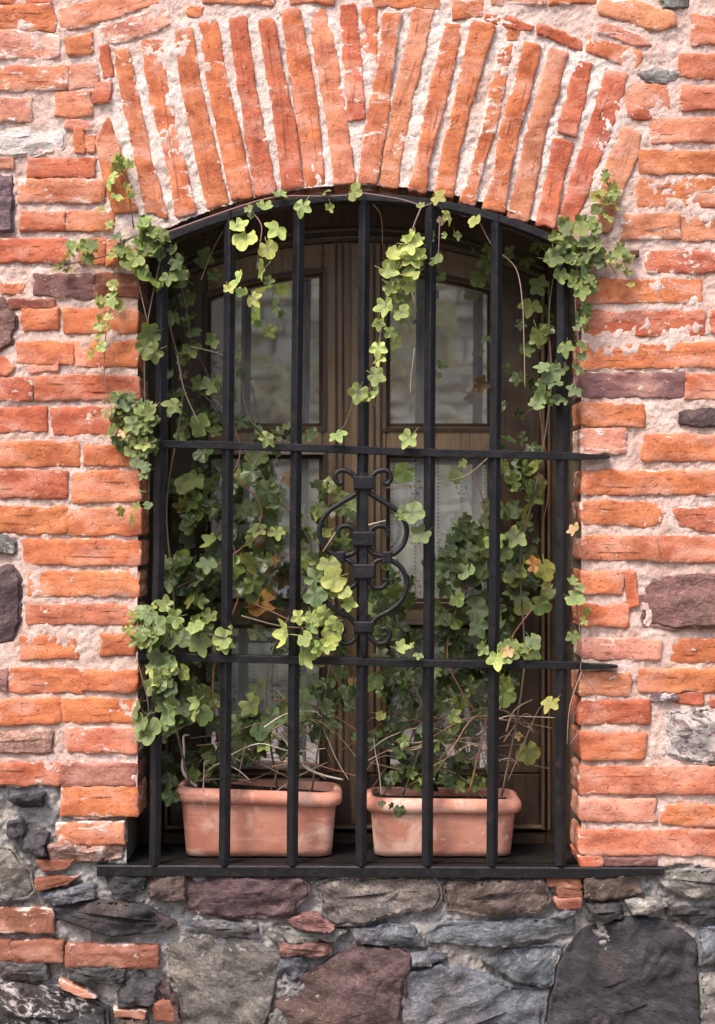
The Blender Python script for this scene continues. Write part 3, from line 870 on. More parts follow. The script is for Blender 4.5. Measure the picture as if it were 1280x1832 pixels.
grille = thing('iron_grille', 'black wrought iron window grille with scrollwork at the centre bar', 'window grille', W(640, 1540, -0.01))
YG = -0.012
def bar_geo(p, q, r, n=4, rot=0.0):
    return tube_geo([p, q], r, n, rot)
bars = [((292,424),(277,1547)), ((412,378),(402,1547)), ((535,357),(523,1547)), ((652,350),(646,1547)), ((771,358),(765,1547)), ((889,384),(881,1547)), ((1007,424),(1003,1547))]
for (t, b_) in bars:
    p = W(*t, YG); q = W(*b_, YG)
    pts = [p.lerp(q, i/12) + Vector((rnd.uniform(-.0008, .0008), 0, 0)) for i in range(13)]
    # square bar set corner forward, arrises slightly worn (8 sided section)
    v = []; f = []
    for P_ in pts:
        for k in range(8):
            a_ = math.pi/2*(k//2) + (0.13 if k % 2 else -0.13)
            r = 0.0128
            v.append((P_.x + r*math.cos(a_), P_.y + r*math.sin(a_), P_.z))
    for i in range(12):
        for k in range(8):
            f.append((i*8+k, (i+1)*8+k, (i+1)*8+(k+1) % 8, i*8+(k+1) % 8))
    f += [tuple(range(8)), tuple(range(103, 95, -1))]
    m_ = (p+q)/2
    link('vertical_bar', v, f, M_IRON, grille, False, tuple(m_))
def flat_bar(name, pts, hz, y0, y1, taper=None):
    """bar of height hz following a line of world points, running from depth y0 to y1"""
    v = []; f = []
    n = len(pts)
    for i, p in enumerate(pts):
        d = (pts[min(i+1, n-1)]-pts[max(i-1, 0)]).normalized()
        up = Vector((-d.z, 0, d.x))
        h_ = hz/2*(taper[i] if taper else 1)
        b_ = 0.0012
        for (yy, s_) in ((y0+b_, h_), (y1, h_), (y1, -h_), (y0+b_, -h_), (y0, -h_+b_), (y0, h_-b_)):
            q = p+up*s_; v.append((q.x, yy, q.z))
    for i in range(n-1):
        for k in range(6):
            f.append((i*6+k, i*6+(k+1) % 6, (i+1)*6+(k+1) % 6, (i+1)*6+k))
    f += [tuple(range(5, -1, -1)), tuple(range((n-1)*6, n*6))]
    a_ = np.array(v)
    return link(name, v, f, M_IRON, grille, False, tuple((a_.min(0)+a_.max(0))/2))
def line(pts, y, k=5): return smooth_path([W(u, v, y) for u, v in pts], k)
def wob(pts): return [p+Vector((0, 0, 0.0012*noise.noise(p*6))) for p in pts]
t1 = wob(line([(282,794),(400,797),(520,801),(650,806),(770,810),(890,813),(1010,816),(1052,817),(1090,817.5)], YG))
flat_bar('horizontal_bar', t1, 0.0165, YG-0.016, YG+0.014, [1]*(len(t1)-9)+[.95,.85,.75,.7,.65,.6,.55,.45,.3])
t2 = wob(line([(250,1173),(400,1177),(520,1180),(650,1183),(770,1186),(890,1188),(1010,1190),(1060,1191),(1104,1191)], YG))
flat_bar('horizontal_bar', t2, 0.0165, YG-0.016, YG+0.014, [1]*(len(t2)-9)+[.95,.85,.75,.7,.65,.6,.5,.4,.25])
arc = [W(u, float(arc_v(u, 354, 840)), YG) for u in np.linspace(246, 1041, 60)]
flat_bar('arch_bar', arc, 0.0165, YG-0.010, YG+0.026)
# rusty lug driven into the wall at the right springing
v, f = box_geo(W(1114, 0).x, W(1142, 0).x, -0.016, 0.02, W(0, 461).z, W(0, 449).z, 0.003)
M_RUST = simple('rusted_iron', (0.03, 0.014, 0.008), (0.12, 0.05, 0.025), 60, 0.9, 0.8, 0.004)
link('wall_lug', v, f, M_RUST, grille, False, tuple(W(1128, 455)))
# ledge plate
zl = Z_SILL
xa, xb, xc = W(176, 0).x, W(1186, 0).x, W(1000, 0).x
lv = []; lf = []
nn = 40
for i in range(nn+1):
    t = i/nn; x = xa+(xb-xa)*t
    dz = -0.006*t + 0.0012*noise.noise(Vector((x*5, 0, 3)))
    th = 0.025 if x < W(1060, 0).x else 0.025-0.010*(x-W(1060, 0).x)/(xb-W(1060, 0).x)
    y0 = -0.019
    for (yy, zz) in ((0.013, zl+dz), (y0+0.003, zl+dz), (y0, zl+dz-0.003), (y0, zl+dz-th+.002), (y0+.002, zl+dz-th), (0.013, zl+dz-th)):
        lv.append((x, yy, zz))
for i in range(nn):
    for k in range(6):
        lf.append((i*6+k, (i+1)*6+k, (i+1)*6+(k+1) % 6, i*6+(k+1) % 6))
lf += [tuple(range(6)), tuple(range((nn+1)*6-1, nn*6-1, -1))]
link('ledge', lv, lf, M_IRON, grille, False, (0, -0.01, zl-0.01))
# scrollwork
YS = -0.030
CX = 650
def scroll(pts, name='scroll', r=0.0058, taper=True):
    for sgn in (1, -1):
        q = [W(CX+sgn*(u-CX), v, YS) for u, v in pts]
        q = smooth_path(q, 7)
        n = len(q)
        rr = [r*(1.0 if not taper else (0.72+0.28*min(1, i/8))) for i in range(n)]
        v, f = tube_geo(q, rr, 8, 0.2)
        a_ = np.array([tuple(x) for x in v])
        link(name, v, f, M_IRON, grille, True, tuple((a_.min(0)+a_.max(0))/2))
scroll([(687,861),(692,866),(699,859),(698,847),(687,841),(672,846),(662,858),(660,872)])
scroll([(660,872),(664,884),(692,901),(715,918),(728,945),(723,972),(709,988),(694,995)], taper=False)
scroll([(692,962),(695,952),(690,943),(678,941),(666,947),(660,960),(661,978),(668,990),(694,997)])
scroll([(694,999),(676,1003),(664,1014),(659,1026),(662,1041),(671,1051),(684,1051),(692,1042),(686,1036)])
scroll([(694,1000),(710,1008),(722,1022),(728,1045),(720,1072),(698,1092),(674,1105),(662,1120)], taper=False)
scroll([(683,1133),(684,1125),(693,1126),(697,1138),(689,1150),(673,1150),(662,1138),(660,1122)])
def block(u, v, w, h, y0, y1, name='collar', b=0.003):
    a_ = W(u-w/2, v+h/2, (y0+y1)/2); c_ = W(u+w/2, v-h/2, (y0+y1)/2)
    g = box_geo(a_.x, c_.x, y0, y1, a_.z, c_.z, b)
    link(name, g[0], g[1], M_IRON, grille, False, tuple((a_+c_)/2))
for (v_, w_, h_) in ((864,37,24), (964,40,26), (1022,40,26), (1121,36,20)):
    block(651, v_, w_, h_, -0.042, -0.002)
for u_ in (609, 693): block(u_, 997, 17, 21, -0.041, -0.021)
# flat central bar of the ornament, ending in a point
pts = [W(651,846,YS), W(651,900,YS), W(650,1000,YS), W(650,1125,YS), W(650,1150,YS), W(650,1174,YS)]
v, f = tube_geo(pts, [.012,.0125,.0125,.0125,.010,.004], 4, math.pi/4, ry=.55)
link('spear', v, f, M_IRON, grille, False, tuple(W(650,1000,YS)))

# ------------------------------------------------------------------ wooden window
YF = 0.205; YSASH = 0.222
window = thing('wooden_window', 'dark brown wooden double casement window with arched glass behind the grille', 'window', W(640, 1520, 0.27))
def wood(name, poly, y0, y1, mat, parent, b=0.004):
    p2 = [(W(u, v, y0).x, W(u, v, y0).z) for u, v in poly]
    v, f = prism_xz(p2, y0, y1, b)
    a_ = np.array(v)
    return link(name, v, f, mat, parent, False, tuple((a_.min(0)+a_.max(0))/2))
yS = lambda u: float(arc_v(u, 430, 810))     # head of the sashes
yP = lambda u: float(arc_v(u, 484, 810))     # head of the panes
def arcpts(u0, u1, fn, n=14): return [(u, fn(u)) for u in np.linspace(u0, u1, n)]
frame = wood('frame', [(225,1556),(225,330)]+[(1060,330),(1060,1556)]+[(985,1490)]+[(985,yS(985))]+arcpts(985,286,yS,30)+[(286,1490),(985,1490),(1060,1556)], YF+0.012, 0.30, M_WOOD, window, 0.0) if False else None
wood('jamb', [(222,1552),(222,360),(292,360),(292,1552)], YF, 0.30, M_WOOD, window)
wood('jamb', [(978,1552),(978,360),(1062,360),(1062,1552)], YF, 0.30, M_WOOD, window)
wood('head', [(292,1490)][:0]+[(292,330),(978,330)]+arcpts(978,292,yS,30), YF+.002, 0.30, M_WOOD, window)
wood('bottom_board', [(292,1490),(978,1490),(978,1552),(292,1552)], YF+.003, 0.30, M_WOOD, window)
for (ua, ub) in ((284,289),(294,300),(970,976),(981,986)):
    wood('moulding', [(ua,1486),(ua,yS(ua)-4),(ub,yS(ub)-4),(ub,1486)], YF-.010, YF+.02, M_WOODL, window, .003)
for off in (4, 18):
    top = lambda u, o=off: yS(u)-o
    up = arcpts(294,976,lambda u: yS(u)-off-6,34); dn = arcpts(976,294,lambda u: yS(u)-off,34)
    wood('moulding', up+dn, YF-.008, YF+.02, M_WOOD, window, .002)
wood('moulding', [(300,1478),(970,1478),(970,1484),(300,1484)], YF-.008, YF+.02, M_WOODL, window, .002)
def ring(name, outer, inner, y0, y1, mat, parent):
    n = len(outer); v = []
    for poly, y in ((outer, y1), (outer, y0+.003), (inner, y0), (inner, y1)):
        for u, vv in poly:
            p = W(u, vv, YSASH); v.append((p.x, y, p.z))
    f = []
    for r in range(3):
        for i in range(n):
            j = (i+1) % n
            f.append((r*n+i, r*n+j, (r+1)*n+j, (r+1)*n+i))
    a_ = np.array(v)
    return link(name, v, f, mat, parent, False, tuple((a_.min(0)+a_.max(0))/2))
def inset(poly, d):
    c_ = (sum(p[0] for p in poly)/len(poly), sum(p[1] for p in poly)/len(poly))
    x0 = min(p[0] for p in poly); x1 = max(p[0] for p in poly); y0 = min(p[1] for p in poly); y1 = max(p[1] for p in poly)
    out = []
    for (u, v) in poly:
        uu = u+d*(1 if u < x0+1 else -1 if u > x1-1 else 0)
        vv = v-d if v > y1-1 else v+d
        out.append((uu, vv))
    return out
PANES = []
for (s0, p0, p1, s1, ml, side) in ((302,370,578,637,0,'left'), (643,692,880,968,1,'right')):
    sash = wood('sash', [(s0+.0,1478),(s1,1478),(s1,1384),(s0,1384)], YSASH+.001, YSASH+.036, M_WOOD, window)   # bottom rail carries the rest
    wood('stile', [(s0,1384),(s0,yS(s0)+1),((s0+p0)/2,yS((s0+p0)/2)+1),(p0,yS(p0)+1),(p0,1384)], YSASH, YSASH+.036, M_WOOD if side == 'left' else M_WOODL, sash)
    wood('stile', [(p1,1384),(p1,yS(p1)+1),((s1+p1)/2,yS((s1+p1)/2)+1),(s1,yS(s1)+1),(s1,1384)], YSASH, YSASH+.036, M_WOODL if side == 'left' else M_WOOD, sash)
    wood('rail', arcpts(p0,p1,yP)+arcpts(p1,p0,lambda u: yS(u)+1), YSASH+.0005, YSASH+.035, M_WOODL, sash)
    wood('rail', [(p0,764),(p1,764),(p1,814),(p0,814)], YSASH+.0005, YSASH+.035, M_WOODL, sash)
    wood('rail', [(p0,1078),(p1,1078),(p1,1118),(p0,1118)], YSASH+.0005, YSASH+.035, M_WOODL, sash)
    for poly in (arcpts(p0,p1,yP)+[(p1,764),(p0,764)], [(p0,814),(p1,814),(p1,1078),(p0,1078)], [(p0,1118),(p1,1118),(p1,1384),(p0,1384)]):
        ring('bead', inset(poly, -8), inset(poly, -1), YSASH-.006, YSASH+.01, M_WOOD, sash)
        ring('bead', poly, inset(poly, 7), YSASH+.010, YSASH+.03, M_WOOD, sash)
        p2 = [(W(u, v, YSASH).x, W(u, v, YSASH).z) for u, v in inset(poly, 1)]
        g = prism_xz(p2, YSASH+.020, YSASH+.023, 0)
        a_ = np.array(g[0])
        link('pane', g[0], g[1], M_GLASS, sash, False, tuple((a_.min(0)+a_.max(0))/2))
    q0, q1 = (p0+6, p1-6)
    ring('panel_moulding', [(q0,1392),(q1,1392),(q1,1470),(q0,1470)], [(q0+7,1399),(q1-7,1399),(q1-7,1463),(q0+7,1463)], YSASH-.007, YSASH+.01, M_WOODL, sash)
# meeting strip between the two leaves
wood('meeting_strip', [(626,1478),(626,yS(626)+2),(656,yS(656)+2),(656,1478)], YSASH-.014, YSASH-.001, M_WOODL, window, .005)
for ua in (600, 612, 668, 680):
    wood('moulding', [(ua,1380),(ua,yS(ua)+6),(ua+4,yS(ua)+6),(ua+4,1380)], YSASH-.005, YSASH-.0006, M_WOOD, window, .002)

# lace curtains hanging inside the lower panes
def curtain(u0, u1, label, seed):
    y = 0.270; nu, nv = 80, 30
    a_ = W(u0, 806, y); b_ = W(u1, 1420, y)
    v = []; uv = []
    for j in range(nv+1):
        for i in range(nu+1):
            s_ = i/nu; t = j/nv
            x = a_.x+(b_.x-a_.x)*s_; z = a_.z+(b_.z-a_.z)*t
            fold = 0.013*math.sin(s_*34+seed+0.6*math.sin(t*3+seed))*(.5+.5*t) + 0.006*math.sin(s_*71+seed*2)
            v.append((x, y+fold, z)); uv.append((x*1.12, z))
    f = [(j*(nu+1)+i, (j+1)*(nu+1)+i, (j+1)*(nu+1)+i+1, j*(nu+1)+i+1) for j in range(nv) for i in range(nu)]
    o = link('lace_curtain', v, f, M_LACE, None, True, tuple((a_+b_)/2))
    l_ = o.data.uv_layers.new(name='UVMap')
    for lp in o.data.loops: l_.data[lp.index].uv = uv[lp.vertex_index]
    o['label'] = label; o['category'] = 'curtain'; o['kind'] = 'thing'; o['group'] = 'lace curtains behind the window'
curtain(338, 612, 'white lace curtain behind the left casement, with sprigs and stitched lines', 0.4)
curtain(664, 915, 'white lace curtain behind the right casement, half hidden by dense ivy', 2.1)

# the dark room behind
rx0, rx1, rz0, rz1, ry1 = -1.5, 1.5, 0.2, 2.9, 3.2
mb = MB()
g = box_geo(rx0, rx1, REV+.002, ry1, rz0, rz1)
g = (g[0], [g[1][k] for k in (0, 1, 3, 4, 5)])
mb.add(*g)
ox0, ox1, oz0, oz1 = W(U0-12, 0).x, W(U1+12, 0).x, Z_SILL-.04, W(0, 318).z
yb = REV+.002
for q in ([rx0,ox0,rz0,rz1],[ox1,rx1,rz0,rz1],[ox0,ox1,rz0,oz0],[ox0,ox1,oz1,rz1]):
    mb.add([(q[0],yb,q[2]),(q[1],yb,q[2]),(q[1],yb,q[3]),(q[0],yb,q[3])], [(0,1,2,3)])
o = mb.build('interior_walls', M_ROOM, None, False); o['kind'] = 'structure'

# the other side of the street, seen in the glass
M_OPP = mortar_mat('street_rubble', (0.20, 0.13, 0.06), (0.34, 0.24, 0.12), (0.06, 0.04, 0.02), (0.18, 0.15, 0.05), (0.45, 0.38, 0.26))
M_OPPS = simple('pale_field_stone', (0.10, 0.062, 0.018), (0.92, 0.82, 0.62), 1.7, 0.9, 0.4, 0.02)
opp = thing('garden_wall', 'pale rubble wall across the street mirrored in the panes', 'garden wall', (0, -9.2, 0))
mb = MB(); mb.add(*box_geo(-9, 9, -9.6, -9.2, 0, 5.2))
mb.build('masonry', M_OPP, opp, False)
mb = MB()
r3 = random.Random(5)
z = 0.05
while z < 5.1:
    hh = r3.uniform(.09, .24); x = -5.5+r3.uniform(0, .3)
    while x < 5.5:
        ww = r3.uniform(.14, .62)
        y1 = -9.2+r3.uniform(.03, .14); g_ = .012
        q = lambda: r3.uniform(-.028, .028)
        pa = [(x+g_+q(), z+g_+q()), (x+ww/2+q(), z+g_+q()), (x+ww-g_+q(), z+g_+q()), (x+ww-g_+q(), z+hh-g_+q()), (x+ww/2+q(), z+hh-g_+q()), (x+g_+q(), z+hh-g_+q())]
        cx_ = x+ww/2; cz_ = z+hh/2
        v = [(p[0], -9.25, p[1]) for p in pa]+[(p[0], y1-.03, p[1]) for p in pa]+[(cx_+(p[0]-cx_)*.75, y1, cz_+(p[1]-cz_)*.7) for p in pa]
        f = [(r_*6+k, r_*6+(k+1) % 6, (r_+1)*6+(k+1) % 6, (r_+1)*6+k) for r_ in range(2) for k in range(6)]+[(12, 13, 14, 15, 16, 17)]
        mb.add(v, f)
        x += ww
    z += hh
o = mb.build('wall_stones', M_OPPS, opp, False); o['kind'] = 'stuff'
for k, x in enumerate((-3.4, -1.1, 1.55, 3.1)):
    post = thing('timber_post', ['dark timber post far left across the street','dark timber post left of centre across the street','dark timber post right of centre across the street','dark timber post far right across the street'][k], 'post', (x, -8.2, 0), 'timber posts across the street')
    v, f = box_geo(x-.11, x+.11, -8.3, -8.1, 0, 4.4, .02); link('shaft', v, f, M_WOODL, post, False, (x, -8.2, 1.5))

# unseen leaf clumps added to mottle the reflections in the panes
M_ADDED_HEDGE = simple('added_hedge_leaves', (0.20, 0.17, 0.05), (0.60, 0.48, 0.22), 2.5, 0.7, 0.2, 0.01)
mb = MB(); r4 = random.Random(11)
n_ = 0
while n_ < 2600:
    x = r4.uniform(-4.5, 4.5); z = r4.uniform(0.15, 3.2)
    if noise.noise(Vector((x*1.1, z*1.3, 4.0)))+.35*noise.noise(Vector((x*3.5, z*3.5, 1.0))) < .05+.12*(z-1.2): continue
    n_ += 1
    c_ = Vector((x, -8.7+r4.uniform(-.3, .35), z)); a_ = Euler((r4.uniform(-.9, .9), r4.uniform(0, 6), r4.uniform(-.9, .9))).to_matrix(); k_ = r4.uniform(.05, .10)
    mb.add([c_+a_ @ Vector(p)*k_ for p in ((-1, 0, 0), (-.3, .1, .5), (1, 0, 0), (-.3, .1, -.5))], [(0, 1, 2, 3)])
o = mb.build('added_hedge', M_ADDED_HEDGE, None, False); o['kind'] = 'stuff'

# ------------------------------------------------------------------ planters
def rrect(hx, hy, r, n=6):
    pts = []
    for (cx, cy, a0) in ((hx-r, hy-r, 0), (-hx+r, hy-r, 90), (-hx+r, -hy+r, 180), (hx-r, -hy+r, 270)):
        for i in range(n+1):
            t = math.radians(a0+90*i/n); pts.append((cx+r*math.cos(t), cy+r*math.sin(t)))
    return pts
POTS = []
def planter(tl, tr, bl, br, label, bloom, roll):
    """tl/tr: ends of the rim; bl/br: ends of the foot, on the survey grid at the planter's front"""
    yf = 0.034
    z0 = Z_SILL
    a_ = W(tl[0], tl[1], yf+.05); b_ = W(tr[0], tr[1], yf+.05)
    c_ = W(bl, 1540, yf+.05); d_ = W(br, 1540, yf+.05)
    H = (a_.z+b_.z)/2 - z0 + 0.004
    hx1 = (b_.x-a_.x)/2-.012; hx0 = (d_.x-c_.x)/2
    cx = (a_.x+b_.x+c_.x+d_.x)/4
    hy1 = 0.070; hy0 = 0.058
    cy = yf+.012+hy1-0.005
    root = thing('terracotta_planter', label, 'planter', (cx, cy, z0), 'terracotta planters on the sill')
    def lath(prof):
        v = []; f = []
        n = None
        for (hx, hy, r, z) in prof:
            q = rrect(hx, hy, r); n = len(q)
            for (x, y) in q:
                wv = .0016*noise.noise(Vector((x*9+cx*9, y*9, z*9)))
                v.append((cx+x*(1+wv*3), cy+y+wv, z0+z+(x)*roll*(z/H)))
        for i in range(len(prof)-1):
            for k in range(n):
                f.append((i*n+k, i*n+(k+1) % n, (i+1)*n+(k+1) % n, (i+1)*n+k))
        return v, f, n
    prof = [(hx0-.012, hy0-.012, .02, 0.0)]
    for i in range(9):
        t = i/8
        prof.append((hx0+(hx1-hx0)*t, hy0+(hy1-hy0)*t, .028, .004+(H-.03)*t))
    v, f, n = lath(prof)
    f.append(tuple(range(n-1, -1, -1)))
    body = link('pot_body', v, f, M_TERRA, root, True, (cx, cy, z0)); body.color = (1, 1, 1, bloom)
    R = .0165
    prof = []
    for i in range(11):
        t = math.pi*(-.62+1.24*i/10)
        prof.append((hx1+.000+R*.85*math.cos(t), hy1+R*.85*math.cos(t), .036, H-R+R*math.sin(t)*1.05))
    for (dx, z) in ((-.006, H-.004), (-.010, H-.012), (-.012, H-.05)):
        prof.append((hx1+dx, hy1+dx, .028, z))
    v, f, n = lath(prof)
    rim = link('rim', v, f, M_TERRA, root, True, (cx, cy, z0+H)); rim.color = (1, 1, 1, bloom*.8)
    # soil
    v = []; f = []
    q = rrect(hx1-.011, hy1-.011, .026, 4)
    n = len(q)
    for t in (1, .75, .5, .25):
        for (x, y) in q: v.append((cx+x*t, cy+y*t, z0+H-.016+.012*noise.noise(Vector((x*t*25+cx, y*t*25, 3)))+x*t*roll))
    for i in range(3):
        for k in range(n): f.append((i*n+k, i*n+(k+1) % n, (i+1)*n+(k+1) % n, (i+1)*n+k))
    f.append(tuple(range(3*n, 4*n)))
    link('soil', v, f, M_SOIL, root, True, (cx, cy, z0+H))
    POTS.append((cx, cy, z0+H-.012, hx1, hy1))
planter((317,1405), (611,1417), 334, 594, 'terracotta trough planter with smooth pink front under the larger left ivy', .45, -.038)
planter((655,1424), (932,1428), 669, 912, 'terracotta trough planter with white lime bloom and leaf sprig over its rim', .62, -.012)

# ------------------------------------------------------------------ ivy
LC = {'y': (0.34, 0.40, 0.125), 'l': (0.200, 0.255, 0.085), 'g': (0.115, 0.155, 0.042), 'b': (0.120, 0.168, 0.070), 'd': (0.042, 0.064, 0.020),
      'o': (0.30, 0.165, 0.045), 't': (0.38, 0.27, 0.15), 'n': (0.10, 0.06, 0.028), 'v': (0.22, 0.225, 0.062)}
def leaf_mesh(seed):
    """five-lobed ivy leaf, unit size, stalk at the origin side, tip towards -Z, face towards -Y"""
    r = random.Random(seed)
    rounded = seed % 4 == 3
    lobes = [(0, 1.0), (68, .88*r.uniform(.9, 1.08)), (-68, .88*r.uniform(.9, 1.08)), (132, .66*r.uniform(.9, 1.1)), (-132, .66*r.uniform(.9, 1.1))]
    def rad(a):
        best = .30
        for la, lr in lobes:
            dd = abs((a-la+180) % 360-180)
            w = 37 if rounded else 34
            if dd < w:
                x = dd/w
                s_ = (math.sqrt(max(0, 1-x**2.2)) if rounded else (1-x**1.15)*.9+.1*(1-x*x))
                base = .60 if rounded else .53
                best = max(best, base+(lr-base)*s_)
        if abs(a) > 160: best = .16+.28*(180-abs(a))/20
        return max(best, (.58 if rounded else .50) if abs(a) < 150 else .15)
    na = 40
    v = [(0, 0, 0)]; att = [(1, 0)]
    cup = r.uniform(-.42, .22); fold = r.uniform(.06, .30); wave = r.uniform(.05, .16); ph = r.uniform(0, 6)
    for t in (.35, .7, 1.0):
        for i in range(na):
            a = -180+360*i/na
            R = rad(a)*t*.5
            nearest = min(abs((a-la+180) % 360-180) for la, _ in lobes)
            vein = max(0, 1-nearest/18)
            x = R*math.sin(math.radians(a)); z = -R*math.cos(math.radians(a))
            y = cup*R*R*2.2 + fold*R*(min(nearest, 34)/34)*.5*-1 + wave*math.sin(math.radians(a)*5+ph)*t*t*.35 + (0.22*R*R if abs(a) < 60 else 0)
            v.append((x, y, z)); att.append((vein, t))
    f = []
    for i in range(na): f.append((0, 1+i, 1+(i+1) % na))
    for k in range(2):
        for i in range(na):
            j = (i+1) % na
            f.append((1+k*na+i, 1+(k+1)*na+i, 1+(k+1)*na+j, 1+k*na+j))
    # the origin sits at the leaf's middle; close behind: the stalk
    sv, sf = tube_geo([Vector((0, .01, 0)), Vector((0.02, .10, .22)), Vector((0.05, .16, .48))], [.016, .013, .012], 3)
    nb = len(v); v += [tuple(p) for p in sv]; att += [(1, .2)]*len(sv); f += [tuple(i+nb for i in q) for q in sf]
    me = bpy.data.meshes.new('leaf'); me.from_pydata(v, [], f)
    me.polygons.foreach_set('use_smooth', [True]*len(me.polygons))
    ca = me.color_attributes.new('vein', 'FLOAT_COLOR', 'POINT')
    for i, (a, b_) in enumerate(att): ca.data[i].color = (a, b_, 0, 1)
    me.materials.append(M_LEAF); me.update()
    return me
LEAVES = [leaf_mesh(s) for s in range(24)]
lr = random.Random(99)

ivyL = thing('ivy_plant', 'larger ivy growing from the left planter and climbing up the grille', 'ivy', (POTS[0][0], POTS[0][1], POTS[0][2]), 'ivy plants in the planters')
ivyR = thing('ivy_plant', 'ivy growing from the right planter with a bright chain hanging at the top', 'ivy', (POTS[1][0], POTS[1][1], POTS[1][2]), 'ivy plants in the planters')
counts = {ivyL.name: 0, ivyR.name: 0}
def leaf(u, v, size, cl, plant, depth=None, spread=1.0):
    counts[plant.name] += 1
    if depth is None: depth = lr.uniform(.035, .15)
    p = W(u, v, depth)
    me = LEAVES[lr.randrange(len(LEAVES))]
    # roll about the leaf's own axis first, then tilt
    roll = Matrix.Rotation(lr.gauss(0, .95), 3, 'Y')
    tip = Matrix.Rotation(lr.gauss(-.38, .36*spread), 3, 'X') @ Matrix.Rotation(lr.gauss(-.08, .48*spread), 3, 'Z')
    k = size*S*(D+depth)/D*1.30*lr.uniform(.86, 1.14)
    sc_ = Vector((k*lr.uniform(.92, 1.05), k, k))
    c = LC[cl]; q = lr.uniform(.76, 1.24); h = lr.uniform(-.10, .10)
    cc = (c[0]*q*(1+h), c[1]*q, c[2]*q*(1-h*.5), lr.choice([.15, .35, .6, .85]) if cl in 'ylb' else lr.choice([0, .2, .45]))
    if counts[plant.name] > 296:
        M = Matrix.Translation(p) @ (tip @ roll).to_4x4() @ Matrix.Diagonal((*sc_, 1))
        ms = MASS[plant.name]
        ms[0].add([M @ x.co for x in me.vertices], [tuple(f_.vertices) for f_ in me.polygons])
        ms[1].extend([x.color[:] for x in me.color_attributes['vein'].data]); ms[2].extend([cc]*len(me.vertices))
        return
    o = bpy.data.objects.new('leaf', me)
    COL.objects.link(o)
    o.parent = plant
    o.location = p-Vector(plant.location)
    o.rotation_euler = (tip @ roll).to_euler()
    o.scale = sc_
    o.color = cc
    return o

MASS = {ivyL.name: (MB(), [], []), ivyR.name: (MB(), [], [])}
FR = 'F'
KEY_L = """425 404 34 y F;440 425 40 y F;496 410 42 y F;479 443 34 y F;471 481 36 y F;479 502 24 l F;424 500 44 y F;410 514 24 y F;433 520 26 y F;453 533 34 y F;
474 368 30 l F;445 373 18 l F;450 384 14 l F;542 368 34 l F;499 348 28 l F;591 368 18 l F;633 342 28 l F;581 345 22 g F;
378 419 34 d;396 410 28 d;361 461 34 g;384 492 28 g;327 461 20 g;309 468 28 g;325 497 40 g;333 533 34 g;307 507 26 d;310 566 34 g;266 494 46 g F;248 458 36 g F;250 481 32 g F;265 399 36 l F;
256 419 34 g F;286 419 28 g F;270 596 40 g F;260 619 34 g F;276 629 44 g F;350 596 34 d;381 609 30 g;342 622 44 g;330 642 34 g;302 668 30 d;358 684 34 g;374 694 40 g;330 671 26 n;388 681 30 d;314 727 44 g F;
430 665 26 d;425 632 24 d;335 753 30 d;361 763 40 g;388 773 32 g;327 776 34 g;394 743 28 d;430 753 28 d;456 763 36 d;476 784 34 l F;514 763 20 g;515 779 24 d;604 778 34 l F;642 702 38 l F;
351 856 46 g;320 869 40 d;352 899 40 g;347 928 38 g;361 814 40 d;460 818 44 g;433 847 30 g;473 845 44 d;476 873 44 g;430 917 36 d;485 914 38 g;464 948 36 l;495 952 36 l;516 852 34 n;564 866 28 d;584 876 34 g;
571 914 36 v;605 886 26 g;540 952 38 l;333 969 36 d;378 983 44 b;371 1007 44 b;450 1007 48 v;495 972 44 d;488 1000 36 d;426 1038 36 d;485 1045 34 g;473 1079 54 o;297 1003 30 b;326 1020 40 b;354 1041 42 b;302 1041 36 b;
309 1062 30 b;344 1072 36 v;316 1086 44 d;376 1100 36 g;268 1100 40 b F;263 1127 42 b F;287 1117 34 b F;271 1151 44 b F;309 1144 46 b F;347 1117 36 l F;357 1148 44 l F;402 1141 36 l F;399 1153 36 l F;414 1127 24 l F;285 1172 36 b F;
457 1130 38 d;512 1134 46 y F;536 1103 34 y F;560 1103 34 l F;558 1120 34 l F;584 1096 36 y F;594 1124 46 y F;545 1141 30 l F;581 1156 30 y F;546 1175 40 l F;588 1008 38 l F;601 1034 46 y F;565 1036 34 b F;564 1063 34 b F;594 1062 24 l F;
615 1055 26 l F;622 1079 36 y F;284 1214 36 l F;310 1190 26 l F;328 1201 34 l F;299 1257 48 l F;301 1279 36 b F;245 1268 38 b F;268 1305 54 b F;254 1290 36 b F;358 1272 50 l;358 1239 44 g;326 1254 38 d;380 1293 40 d;306 1297 30 d;292 1322 26 d;
448 1259 44 l;425 1295 42 b;484 1282 44 b;452 1282 40 d;430 1329 38 d;509 1268 34 g;545 1257 38 b;579 1259 36 b;581 1298 50 b;563 1311 30 d;308 1372 36 d;304 1394 34 d;295 1419 30 d;308 1423 34 d;344 1361 26 d;630 1216 18 o;632 1318 30 b;
215 285 26 v F;225 335 24 v F;238 350 26 v F;180 375 22 v F;205 300 20 v F;232 292 20 v F;198 402 22 l F;170 445 18 l F;115 472 24 g F;122 482 20 v F;105 478 16 v F;200 540 24 l F;216 546 24 v F;184 535 22 v F;178 600 22 v F;165 632 26 v F;180 618 22 y F;236 930 26 v F;215 915 24 v F;245 905 20 v F;240 1100 22 v F;230 1125 20 v F;
190 735 20 t F;200 765 18 t F;190 715 14 t F;258 850 22 b F;263 835 24 b F;256 880 18 b F;263 905 18 b F"""
